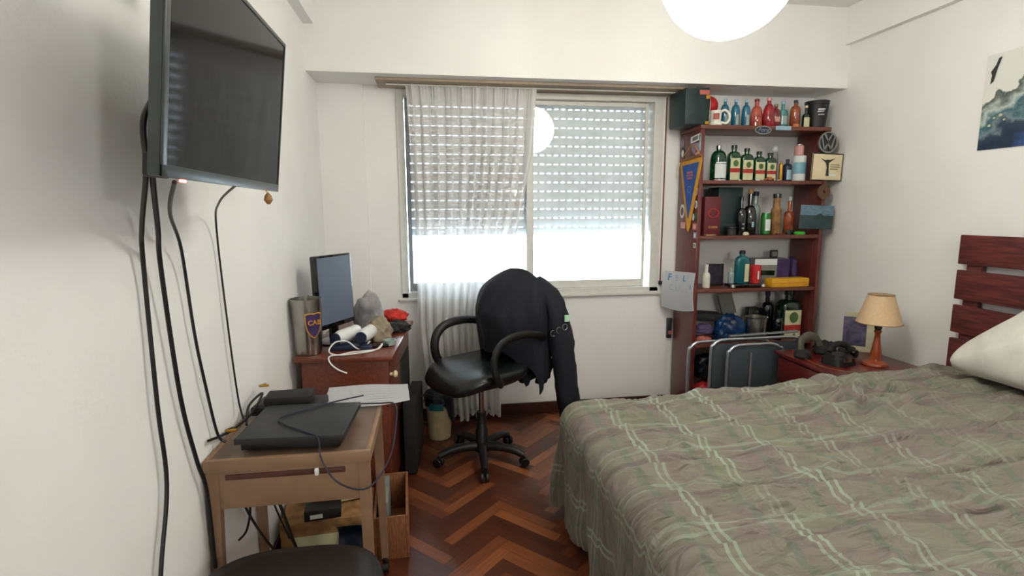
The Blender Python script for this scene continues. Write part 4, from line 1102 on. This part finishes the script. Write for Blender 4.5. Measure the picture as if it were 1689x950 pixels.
b = BM(); loft(b, [(0, .036), (.045, .036), (.05, .03)], seg=24); obj('body', b, 'black_plastic', tn)
b = BM(); loft(b, [(.0505, .037), (.06, .037), (.062, .03)], seg=24); obj('lid', b, 'badge_dark', tn)
bottle('glass_bottle', 'black bottle with silver stripes left of the champagne bottle', 2.880, 3.47, z, .27, .07, glass='black_glass', cap='black_glass', neck=.3, lab=[(.3, .37, 'steel', 'label_stripe', 14), (.5, .57, 'steel', 'label_stripe', 14)])
bottle('champagne_bottle', 'black champagne bottle with gold neck on the third shelf', 2.965, 3.50, z, .325, .092, glass='black_glass', cap='cardboard', neck=.36, shoulder=.26, lab=[(.45, .75, 'light_blue', 'label', 10)])
st_ = clump('heart_stone', 'small pale heart shaped stone before black striped bottle', 'stone', (2.895, 3.421, z + .001), (.022, .013, .016), 'cream', 4, .2)
bottle('glass_bottle', 'clear bottle with navy cap standing behind the beer can', 3.075, 3.61, z, .31, .075, glass='pale_glass', cap='dark_blue', neck=.3, nr=.02)
bc = thing('beer_can', 'green and white beer can on the third shelf', 'can', (3.074, 3.47, z + .001))
b = BM(); loft(b, [(0, .026), (.008, .033), (.135, .033), (.15, .027), (.152, .027)], seg=28); obj('body', b, mat('can_green', (50, 120, 62), .3, metal=.4), bc)
b = BM(); loft(b, [(.152, .0285), (.156, .0285), (.156, .02)], seg=28); obj('top_rim', b, 'steel', bc)
b = BM(); patch(b, .033, .033, 2, .03, .11, -125, -55, .001); obj('label', b, 'label_white', bc)
bottle('glass_bottle', 'tan tube-like bottle between the beer can and amber bottle', 3.172, 3.50, z, .29, .07, glass='cardboard', cap='dark_green_glass', neck=.34, shoulder=.08, nr=.024)
bottle('glass_bottle', 'dark bottle with amber label and clear neck on the third shelf', 3.268, 3.49, z, .27, .072, glass='amber_glass', cap='pale_glass', neck=.38, shoulder=.12, lab=[(.0, .25, 'dark_green_glass', 'label', 60)])
b = BM(); loft(b, [(0, .035, .02, 3), (.012, .04, .024, 3), (.022, .03, .018, 3)], seg=20, c=(3.318, 3.432, z + .001)); tag(obj('green_lighter', b, 'bright_green'), 'bright green glossy object at the third shelf right end', 'ornament')
b = BM(); loft(b, [(0, .03, .02, 3), (.01, .03, .02, 3)], seg=20, c=(3.16, 3.425, z + .001)); tag(obj('red_coaster', b, 'maroon_box'), 'small dark red coaster before the tan bottle', 'coaster')
# ---- fourth shelf
z = SH[3]
bottle('white_bottle', 'small white bottle at left end of the fourth shelf', 2.655, 3.50, z, .168, .058, glass='white_ceramic', cap='white_ceramic', neck=.34, shoulder=.2, nr=.013)
ff = thing('framed_photo', 'dark framed photo leaning behind the small white bottle', 'photo frame', (2.775, 3.59, z + .001), rz=.0)
b = BM(); bx(b, -.068, .068, 0, .014, 0, .16, .003); obj('frame', b, 'black_matte', ff)
b = BM(); bx(b, -.056, .056, -.0015, -.0002, .012, .148); obj('photo', b, mat('dark_photo', (58, 50, 62), .5, rgb2=(24, 22, 34), scale=30), ff)
ty = thing('tray', 'dark tray with silver ends holding the teal bottle', 'tray', (2.935, 3.47, z + .001))
b = BM(); bx(b, -.125, .13, -.05, .05, .006, .028, .006); obj('body', b, 'black_gloss', ty)
for sx in (-.115, .12):
    b = BM(); loft(b, [(0, .016), (.008, .02), (.026, .016)], seg=18, c=(sx, -.045, 0)); obj('foot', b, 'steel', ty)
bottle('glass_bottle', 'pale clear bottle left of the teal bottle on the tray', 2.842, 3.49, z + .029, .12, .045, glass='pale_glass', cap='pale_glass')
bottle('glass_bottle', 'square teal bottle with cream label on the fourth shelf', 2.915, 3.48, z + .029, .235, .098, 'square', 'deep_teal', 'black_plastic', d=.055, neck=.17, shoulder=.16, nr=.018)
b = BM(); bx(b, .008, .040, -.0295, -.028, .012, .14); tag(obj('side_label', b, 'label_cream', bpy.data.objects['glass_bottle.012'] if False else [o for o in COL.objects if o.get('label', '').startswith('square teal')][0]), 'cream label')
rc = thing('red_cup', 'red cup with white lettering beside the teal bottle', 'cup', (3.022, 3.475, z + .029))
b = BM(); loft(b, [(0, .028), (.003, .032), (.125, .040), (.128, .038), (.12, .030)], seg=28); obj('body', b, 'red_plastic', rc)
b = BM(); patch(b, .036, .036, 2, .03, .09, -100, -82, .0026); obj('white_lettering', b, 'label_white', rc)
wx = thing('toy_box', 'white and purple product box lying on the fourth shelf', 'box', (3.19, 3.565, z + .001), rz=math.radians(-8))
b = BM(); bx(b, -.13, .125, -.045, .075, 0, .195, .002); obj('carton', b, 'grey_card', wx)
b = BM(); bx(b, .035, .126, -.0465, -.0455, .06, .194); obj('purple_panel', b, 'purple', wx)
b = BM(); bx(b, -.10, .02, -.0465, -.0455, .075, .11); obj('picture_print', b, 'dark_green_glass', wx)
b = BM(); bx(b, -.13, .034, -.0468, -.0456, .15, .194); obj('white_band', b, 'label_white', wx)
yb = thing('yellow_box', 'low yellow box on the fourth shelf at the right', 'box', (3.262, 3.455, z + .001), rz=math.radians(3))
b = BM(); bx(b, -.155, .15, -.045, .045, 0, .062, .006); obj('carton', b, 'yellow', yb)
b = BM(); bx(b, -.155, .15, -.0468, -.045, .028, .031); obj('seam', b, 'label_orange', yb)
ck = thing('small_clock', 'small dark clock standing on top of product box', 'clock', (3.245, 3.60, z + .197))
b = BM(); bx(b, -.03, .03, -.012, .012, 0, .058, .008); obj('body', b, 'badge_dark', ck)
b = BM(); bx(b, -.02, .02, -.0135, -.0122, .012, .046); obj('face', b, 'grey_card', ck)
pbg = clump('purple_bag', 'purple bag squeezed behind the yellow box at shelf end', 'bag', (3.40, 3.60, z + .001), (.04, .06, .13), 'purple', 21, .15)
# ---- bottom visible shelf
z = SH[4]
bottle('liqueur_bottle', 'giant dark green liqueur bottle on the lower shelf at right', 3.345, 3.53, z, .355, .165, 'square', 'dark_green_glass', 'dark_green_glass', d=.13, neck=.2, shoulder=.16, nr=.03,
       lab=[(.05, .93, 'label_cream', 'label', 37), (.24, .45, 'label_red', 'red_band', 38, .002), (.52, .88, 'label_green', 'round_emblem', 9, .002)])
pt = thing('steel_pot', 'shiny steel pot beside the blue bag on lower shelf', 'pot', (3.06, 3.49, z + .001))
b = BM(); loft(b, [(0, .06), (.004, .072), (.165, .078), (.17, .083), (.17, .077), (.01, .066), (.01, .004)], seg=36); obj('body', b, 'steel', pt)
bottle('glass_bottle', 'dark bottle between the steel pot and the giant green bottle', 3.205, 3.58, z, .345, .09, glass='black_glass', cap='purple', neck=.25)
bottle('glass_bottle', 'black short bottle beside the giant green bottle', 3.215, 3.46, z, .22, .07, glass='black_glass', cap='black_plastic', neck=.25)
clump('blue_bag', 'crumpled blue plastic bag on the lower shelf', 'bag', (2.86, 3.51, z + .001), (.115, .07, .125), 'blue_bag', 31, .22)
lb_ = thing('black_case', 'black flat case resting aslant on the lower shelf bags', 'case', (2.715, 3.60, z + .14), rot=(0, math.radians(5), 0))
b = BM(); bx(b, -.12, .12, -.08, .08, 0, .055, .008); obj('body', b, 'black_matte', lb_)
b = BM(); bx(b, -.03, .03, -.088, -.08, .02, .032, .002); obj('handle', b, 'badge_dark', lb_)
clump('purple_bag', 'purple bag on lower shelf under the black case', 'bag', (2.64, 3.47, z + .07), (.07, .045, .045), 'violet_bag', 41, .2)
clump('red_packet', 'dull red packet at the lower shelf left end', 'packet', (2.635, 3.46, z + .001), (.06, .04, .035), 'sticker_red', 43, .2)
bk_ = thing('booklet', 'grey booklet leaning on the blue bag', 'booklet', (2.93, 3.63, z + .16), rot=(0, math.radians(-18), 0))
b = BM(); bx(b, -.05, .06, -.004, .004, 0, .18, .001); obj('cover', b, 'grey_card', bk_)
b = BM(); bx(b, -.055, -.05, -.005, .005, 0, .18, .001); obj('spine', b, 'badge_dark', bk_)
cm = thing('camera', 'small black camera behind the steel pot', 'camera', (3.12, 3.63, z + .001))
b = BM(); bx(b, -.05, .05, -.03, .03, 0, .215, .01); obj('body', b, 'black_plastic', cm)
b = BM(); ringp(b, .008, .018, -.04, -.03); bmesh.ops.translate(b, vec=(.01, 0, .18), verts=b.verts[:]); obj('lens', b, 'steel', cm)
z = SH[5]
clump('navy_bag', 'navy cloth bundle in the lowest compartment of bookshelf', 'bag', (2.68, 3.52, z + .15), (.085, .07, .11), 'dark_bag', 51, .2)
clump('red_bag', 'bright red bag below the navy bundle in bookshelf', 'bag', (2.68, 3.50, z + .001), (.09, .07, .075), 'red_plastic', 53, .15)
clump('dark_blanket', 'dark bundle hidden behind the folded loungers', 'blanket', (3.02, 3.54, z + .001), (.18, .1, .26), 'black_matte', 57, .2)

# ---- things on the side panel (outer face X = SX0)
xs = SX0 - .001
pn = thing('pennant', 'blue and gold football pennant hanging on the bookshelf side', 'pennant', (xs - .012, 3.5, 1.85))
def pen(bm, pts, t): prism(bm, pts, t, frame_mx((0, 0, 0), (0, -1, 0), (0, 0, 1)))
b = BM(); prism(b, [(-.15, .0), (.15, .012), (.152, -.02), (.025, -.46), (0, -.495), (-.02, -.47), (-.15, -.03)], .004, frame_mx((.002, 0, 0), (0, -1, 0), (0, 0, 1))); obj('border', b, 'gold_cloth', pn)
b = BM(); prism(b, [(-.118, -.03), (.118, -.022), (.0, -.40), (-.008, -.40)], .002, frame_mx((-.0005, 0, 0), (0, -1, 0), (0, 0, 1)))
bmesh.ops.translate(b, vec=(-.002, 0, 0), verts=b.verts[:]); pf = obj('blue_field', b, 'royal_blue', pn)
b = BM()
for (z0, w) in ((-.09, .04), (-.11, .045), (-.13, .035)): prism(b, [(-w, 0), (w, 0), (w, .012), (-w, .012)], .001, frame_mx((-.0035, 0, z0), (0, -1, 0), (0, 0, 1)))
bmesh.ops.translate(b, vec=(-.001, 0, 0), verts=b.verts[:]); obj('red_lettering', b, 'sticker_red', pf)
b = BM()
for z0, r_i in ((-.19, .03), (-.25, .022)):
    ringp(b, r_i * .75, r_i, -.001, 0)
    vs = [v for v in b.verts if abs(v.co.y) < .01 and abs(v.co.x) < .05]
b.free(); b = BM()
tube(b, [(-.004, 0 + .022 * math.cos(a), -.2 + .022 * math.sin(a)) for a in [2 * PI * k / 12 for k in range(12)]], .0012, seg=5, n=2, closed=True); obj('ring_print', b, 'light_blue', pf)
b = BM(); tube(b, [(-.004, .152, .004), (-.004, -.155, .016)], .007, smooth=False, seg=10); obj('hanging_rod', b, 'wood_board', pn)
b = BM(); tube(b, [(-.004, .14, .008), (.004, 0, .10), (-.004, -.14, .018)], .0022, seg=6); obj('cord', b, 'gold_cloth', pn)
b = BM(); tube(b, [(-.006, .155, .0), (-.01, .17, -.05), (-.008, .175, -.1)], .005, seg=6); obj('tassel', b, 'cream', pn)
def sticker(y, z_, w, h_, m_, lb, shape='rect', m2=None, dz=0.):
    t = thing('sticker', lb, 'sticker', (xs, y, z_), group='stickers on the bookshelf side')
    b = BM()
    if shape == 'rect': pts = [(-w, -h_ - dz), (w, -h_ + dz), (w, h_ + dz), (-w, h_ - dz)]
    elif shape == 'oval': pts = [(w * math.cos(2 * PI * k / 24), h_ * math.sin(2 * PI * k / 24)) for k in range(24)]
    else: pts = [(-w, h_), (w, h_), (w * .9, -h_ * .3), (0, -h_), (-w * .9, -h_ * .3)]
    prism(b, pts, .001, frame_mx((-.001, 0, 0), (0, -1, 0), (0, 0, 1))); bmesh.ops.translate(b, vec=(0, 0, 0), verts=b.verts[:])
    obj('backing', b, m_, t)
    if m2:
        b = BM(); prism(b, [(p[0] * .6, p[1] * .6) for p in pts], .001, frame_mx((-.0022, 0, 0), (0, -1, 0), (0, 0, 1))); obj('print', b, m2, t)
sticker(3.47, 1.992, .065, .022, 'label_white', 'white oblong sticker nearest below the top shelf', 'rect', 'grey_card', .006)
sticker(3.66, 1.985, .022, .03, 'sticker_lilac', 'small grey sticker highest, toward the wall', 'oval')
sticker(3.65, 1.91, .03, .042, 'sticker_dark', 'dark oval sticker above the back end of pennant', 'oval', 'label_white')
sticker(3.47, 1.925, .055, .035, 'sticker_lilac', 'lilac shield sticker under the white oblong one', 'shield')
sticker(3.405, 1.955, .012, .055, 'light_blue', 'upright pale sticker on front corner near top', 'rect')
sticker(3.435, 1.895, .03, .014, 'pink', 'pink small sticker just above the front end of pennant', 'rect')
sticker(3.425, 1.63, .018, .026, 'label_white', 'white bell shaped sticker right of pennant', 'shield', 'sticker_dark')
sticker(3.425, 1.545, .02, .028, 'label_white', 'round white and grey sticker right of pennant middle', 'oval', 'sticker_lilac')
sticker(3.42, 1.47, .015, .026, 'sticker_green', 'green oval sticker right of pennant lower half', 'oval')
sticker(3.455, 1.46, .016, .024, 'label_white', 'plain white oval sticker between pennant and green sticker', 'oval')
sticker(3.62, 1.50, .035, .05, 'label_white', 'large white round sticker left of pennant point', 'oval', 'shelf_wood')
sticker(3.43, 1.395, .03, .024, 'sticker_red', 'reddish sticker right of pennant point', 'rect', 'pink')
sticker(3.60, 1.40, .035, .022, 'pink', 'pink sticker left of pennant point', 'rect')
sticker(3.42, 1.335, .02, .022, 'sticker_lilac', 'small lilac sticker under the reddish one', 'rect', 'label_white')
sticker(3.42, 1.265, .016, .017, 'label_white', 'small square white sticker, lowest of all', 'rect', 'grey_card')
# big paper taped on the side
def sheetp(u, v):
    y = 3.375 + u * .30; x = xs - .006 - .085 * u ** 1.6 - .012 * math.sin(v * PI) - .02 * v * u
    z_ = 1.065 - v * (.265 + .0 * u) - .02 * math.sin(u * 3) * v + .012 * (1 - u)
    return (x, y, z_)
b = BM(); sheet(b, lambda u, v: sheetp(u, v), 14, 14, th=.001)
ps_ = tag(obj('drawn_paper', b, 'white_paper'), 'white paper with blue handwritten letters taped on bookshelf side', 'paper')
def on_paper(ch_, u, v, size, m_):
    P0 = Vector(sheetp(u, v)); du = Vector(sheetp(u - .02, v)) - P0; dv = P0 - Vector(sheetp(u, v + .02))
    ex = du.normalized(); ey = dv.normalized(); nn = ex.cross(ey).normalized()
    text('letter', ch_, size, m_, ps_, P0 + nn * .003, ex, ey)
on_paper('F', .82, .17, .075, 'marker_blue'); on_paper('E', .60, .17, .06, 'marker_faint'); on_paper('L', .36, .17, .06, 'marker_blue')
on_paper('C', .72, .42, .06, 'marker_faint'); on_paper('U', .52, .42, .065, 'marker_faint'); on_paper('i', .12, .38, .05, 'marker_blue')
wp = thing('wall_phone', 'narrow black box on the wall beside the bookshelf side', 'wall box', (2.49, 3.715, .54))
b = BM(); bx(b, -.018, .018, -.014, .014, 0, .155, .003); obj('body', b, 'badge_dark', wp)
b = BM(); bx(b, -.012, .012, -.018, -.0145, .03, .06, .002); obj('button', b, 'sticker_red', wp)

# ================================================================= FOLDED ALUMINIUM LOUNGERS
def lounger(name, label, p0, ex, h, w, x_r, leaf=True, mx0=.0, mid=None):
    t = thing(name, label, 'folding lounger', p0, rz=math.atan2(ex[1], ex[0]), group='folded loungers')
    b = BM(); r = .011
    tube(b, [(0, 0, .012), (0, 0, h - x_r), (x_r * .12, 0, h - x_r * .45), (x_r * .5, 0, h - x_r * .1), (x_r * 1.1, 0, h), (w * .5, 0, h), (w - x_r, 0, h), (w - x_r * .3, 0, h - x_r * .3), (w, 0, h - x_r), (w, 0, .012)], r, seg=12, n=6)
    obj('tube_frame', b, 'alu_tube', t)
    if leaf:
        b = BM(); bx(b, mx0 + .014, w - .014, -.002, .004, .06, h - .03, .001); obj('mesh_panel', b, 'mesh_fabric', t)
    if mid:
        b = BM()
        for xx in mid: tube(b, [(xx, -.016, .03), (xx, -.016, h - .05)], .009, smooth=False, seg=10)
        obj('brace', b, 'alu_tube', t)
    return t
lounger('folded_lounger', 'folded silver tube lounger standing furthest left, against the bookshelf', (2.440, 3.29, .012), (1, .0), .60, .62, .09, leaf=False)
lounger('folded_lounger', 'tall folded silver tube lounger with grey mesh', (2.572, 3.235, .012), (1, .0), .622, .68, .09, leaf=True)
lounger('folded_lounger', 'folded lounger nearest the bed with thinner grey tubes', (2.650, 3.16, .012), (1, .0), .60, .40, .09, leaf=True, mid=(.16,))
lr = thing('lounger_armrest', 'grey bar frame behind the top edges of the folded loungers', 'frame', (2.76, 3.335, .012))
b = BM(); tube(b, [(0, 0, .62), (.3, .0, .628), (.52, .0, .636)], .016, seg=10, flat=.6); obj('bar', b, 'alu_grey', lr)
for x_, z_ in ((.04, .61), (.5, .62)):
    b = BM(); tube(b, [(x_, 0, 0), (x_, 0, z_)], .008, smooth=False, seg=8); obj('leg', b, 'alu_grey', lr)

# ================================================================= NIGHTSTAND
NZ = .582
ns = thing('nightstand', 'dark red wooden nightstand with drawers beside the bed', 'nightstand', (3.25, 2.81, 0))
b = BM(); bx(b, -.30, .305, -.32, .30, NZ - .024, NZ, .004); obj('top', b, 'nightstand_wood', ns)
b = BM(); bx(b, -.27, .29, -.30, .28, .04, NZ - .024, .003); obj('cabinet', b, 'nightstand_wood', ns)
for (z0, z1) in ((.385, .545), (.215, .375), (.05, .205)):
    b = BM(); bx(b, -.288, -.271, -.29, .27, z0, z1, .003); dd = obj('drawer', b, 'nightstand_wood', ns)
    b = BM(); bx(b, -.2925, -.288, -.03, .03, (z0 + z1) / 2 - .018, (z0 + z1) / 2 + .018, .002); hh = obj('handle', b, 'chrome', dd)
    b = BM(); bx(b, -.2945, -.2927, -.018, .018, (z0 + z1) / 2 - .010, (z0 + z1) / 2 + .010, .0006)
    ob = obj('handle_recess', b, 'badge_dark', dd)
for sx in (-.24, .26):
    for sy in (-.27, .25):
        b = BM(); bx(b, sx - .02, sx + .02, sy - .02, sy + .02, 0, .04); obj('foot', b, 'nightstand_wood', ns)
tl = thing('table_lamp', 'cream shaded table lamp with turned orange wood stem on nightstand', 'table lamp', (3.325, 2.70, NZ + .001))
b = BM(); loft(b, [(0, .068), (.006, .07), (.016, .066), (.022, .045), (.03, .032), (.05, .026), (.07, .030), (.10, .024), (.15, .017), (.19, .014), (.205, .02), (.215, .016)], seg=28); obj('stem', b, 'orange_wood', tl)
b = BM(); loft(b, [(.215, .014), (.225, .02), (.25, .018), (.262, .012)], seg=20); obj('socket', b, 'black_plastic', tl)
b = BM(); z0, z1 = .258, .425
rgs = [(z0, .118), (z1, .066), (z1, .0645), (z0, .1165)]
loft(b, rgs, seg=40, cap=False)
vsr = b.verts[:]; b.verts.ensure_lookup_table(); n_ = 40
for k in range(n_): b.faces.new((b.verts[k], b.verts[(k + 1) % n_], b.verts[3 * n_ + (k + 1) % n_], b.verts[3 * n_ + k]))
obj('lamp_shade', b, 'cream_shade', tl)
for nm, zz, rr in (('shade_trim', z1, .0665), ('shade_trim', z0, .1185)):
    b = BM(); tube(b, [(rr * math.cos(a), rr * math.sin(a), zz) for a in [2 * PI * k / 24 for k in range(24)]], .002, seg=6, n=2, closed=True); obj(nm, b, 'cardboard', tl)
b = BM(); tube(b, [(-.06, 0, z1 - .004), (.06, 0, z1 - .004)], .0015, smooth=False, seg=6); tube(b, [(0, 0, .26), (0, 0, z1 - .004)], .002, smooth=False, seg=6); obj('shade_holder', b, 'steel', tl)
pf_ = thing('photo_card', 'dark purple photo mounted on cream card on nightstand', 'photo', (3.46, 2.99, NZ + .001), rot=(math.radians(-8), 0, math.radians(-38)))
b = BM(); bx(b, -.075, .11, 0, .004, 0, .255, .001); obj('card', b, 'olive_glass', pf_)
pf_.children[0].data.materials[0] = mat('card_beige', (186, 182, 152), .8)
b = BM(); bx(b, -.085, .045, -.004, -.001, .035, .225, .001); obj('photo', b, mat('purple_photo', (92, 84, 116), .5, rgb2=(38, 34, 58), scale=22), pf_)
ph = thing('telephone', 'black old telephone on the near edge of nightstand', 'telephone', (3.13, 2.76, NZ + .001), rz=.2); ph.scale = (1.15, 1.15, 1.35)
b = BM(); loft(b, [(0, .075, .06, 4), (.03, .07, .055, 4), (.045, .05, .04, 4)], seg=32); obj('base', b, 'black_plastic', ph)
b = BM(); tube(b, [(-.07, 0, .06), (-.05, .005, .08), (0, .008, .088), (.05, .005, .08), (.07, 0, .06)], .014, seg=12); obj('handset', b, 'black_matte', ph)
b = BM(); loft(b, [(.02, .028, .006, 2), (.04, .028, .006, 2)], seg=18, c=(-.01, -.06, 0)); obj('silver_plate', b, 'steel', ph)
hp = thing('headphones', 'grey banded headphones lying behind telephone on the nightstand', 'headphones', (3.10, 2.95, NZ + .001), rz=.35); hp.scale = (1.25, 1.2, 1.35)
b = BM(); tube(b, [(-.085, 0, .025), (-.08, .01, .07), (-.04, .02, .085), (.01, .02, .09), (.06, .015, .07), (.075, 0, .03)], .012, seg=12, flat=1.7); mm('dull_olive', (84, 82, 70), .6); obj('band', b, 'dull_olive', hp)
for s in (-.085, .078):
    b = BM(); loft(b, [(0, .036), (.012, .042), (.032, .036), (.04, .02)], seg=22, c=(s, -.005, 0)); obj('ear_cup', b, 'black_matte', hp)
vc = thing('video_camera', 'black video camera lying left of the lamp stem', 'camera', (3.27, 2.86, NZ + .001), rz=.35); vc.scale = (1.15, 1.1, 1.3)
b = BM(); bx(b, -.045, .045, -.03, .03, 0, .055, .012); obj('body', b, 'black_matte', vc)
b = BM(); q = [(-.001, 0, 0)]; tube(b, [(.0, -.02, .03), (.0, -.055, .03)], .02, smooth=False, seg=18); obj('lens', b, 'black_gloss', vc)
b = BM(); bx(b, -.02, .02, -.015, .015, .055, .072, .005); obj('viewfinder', b, 'black_plastic', vc)
cable('wire', 'thin pale wire curving over nightstand in front of headphones', [(2.99, 2.93, NZ + .02), (2.985, 2.80, NZ + .005), (3.0, 2.66, NZ + .004), (3.06, 2.565, NZ + .01), (3.13, 2.55, NZ + .02)], .0012, 'olive_glass')
clump('black_cables', 'tangle of black cables between telephone and photo', 'cables', (3.25, 3.02, NZ + .001), (.07, .045, .045), 'black_matte', 61, .5)['kind'] = 'stuff'

# ================================================================= POSTER on the right wall
po = thing('poster', 'car race poster with smoke and crowd on right wall', 'poster', (W - .004, 2.46, 1.81))
b = BM(); sheet(b, lambda u, v: (-.0015, -u * .75, v * .475), 2, 2, uvs=lambda u, v: (u * 1.6, v)); bx(b, -.001, .001, -.75, 0, 0, .475)
obj('print', b, 'poster_print', po, smooth=False)
b = BM(); prism(b, [(.03, .33), (.045, .34), (.058, .40), (.075, .455), (.06, .45), (.05, .42), (.028, .39), (.035, .37)], .001, frame_mx((-.004, 0, 0), (0, -1, 0), (0, 0, 1))); obj('dark_wing', b, 'badge_dark', po)
for (u, v, r) in ((.07, .155, .006), (.05, .12, .008), (.10, .165, .009), (.045, .16, .004), (.12, .14, .006)):
    b = BM(); prism(b, [(u + r * math.cos(a), v + r * .8 * math.sin(a)) for a in [2 * PI * k / 12 for k in range(12)]], .001, frame_mx((-.004, 0, 0), (0, -1, 0), (0, 0, 1))); obj('light_spot', b, 'label_cream', po)

# ================================================================= INVENTED WALL LAMP behind the camera, for the source implied by the television's shadow
wl = thing('added_wall_lamp', 'added white globe lamp on the unseen wall facing the window', 'wall lamp', (2.05, BACK, 1.75))
b = BM(); box(b, (0, .01, 0), (.09, .02, .12), .005); obj('mount', b, 'white_plastic', wl)
b = BM(); tube(b, [(0, .02, 0), (0, .06, -.01), (0, .085, .02)], .008, seg=8); obj('arm', b, 'steel', wl)
b = BM(); bmesh.ops.create_uvsphere(b, u_segments=28, v_segments=18, radius=.085); bmesh.ops.translate(b, vec=(0, .11, .09), verts=b.verts[:]); obj('globe', b, 'globe_glow', wl, ang=180)
# ================================================================= LIGHT, CAMERA
w = bpy.data.worlds.new('World'); SC.world = w; w.use_nodes = True
bgn = w.node_tree.nodes['Background']; bgn.inputs[0].default_value = (.76, .88, 1.0, 1); bgn.inputs[1].default_value = 7.0

f, ya, pi_, ro = 867.2724, .1489, .1434, -.0047
cy, sy = math.cos(ya), math.sin(ya); cp, sp = math.cos(pi_), math.sin(pi_)
F = Vector((sy * cp, cy * cp, -sp)); r = Vector((cy, -sy, 0)); u = r.cross(F)
cr_, sr = math.cos(ro), math.sin(ro)
Rr = r * cr_ + u * sr; Uu = -r * sr + u * cr_
cam = bpy.data.cameras.new('camera'); co = bpy.data.objects.new('camera', cam); COL.objects.link(co)
mx = Matrix((Rr, Uu, -F)).transposed().to_4x4(); mx.translation = Vector((.7204, 0, 1.5)); co.matrix_world = mx
cam.sensor_width = 36; cam.lens = f * 36 / 1689; cam.clip_start = .02
SC.camera = co
SC.view_settings.view_transform = 'Standard'; SC.view_settings.look = 'None'
SC.view_settings.exposure = 1.25; SC.view_settings.gamma = 1.0; SC.view_settings.use_curve_mapping = False
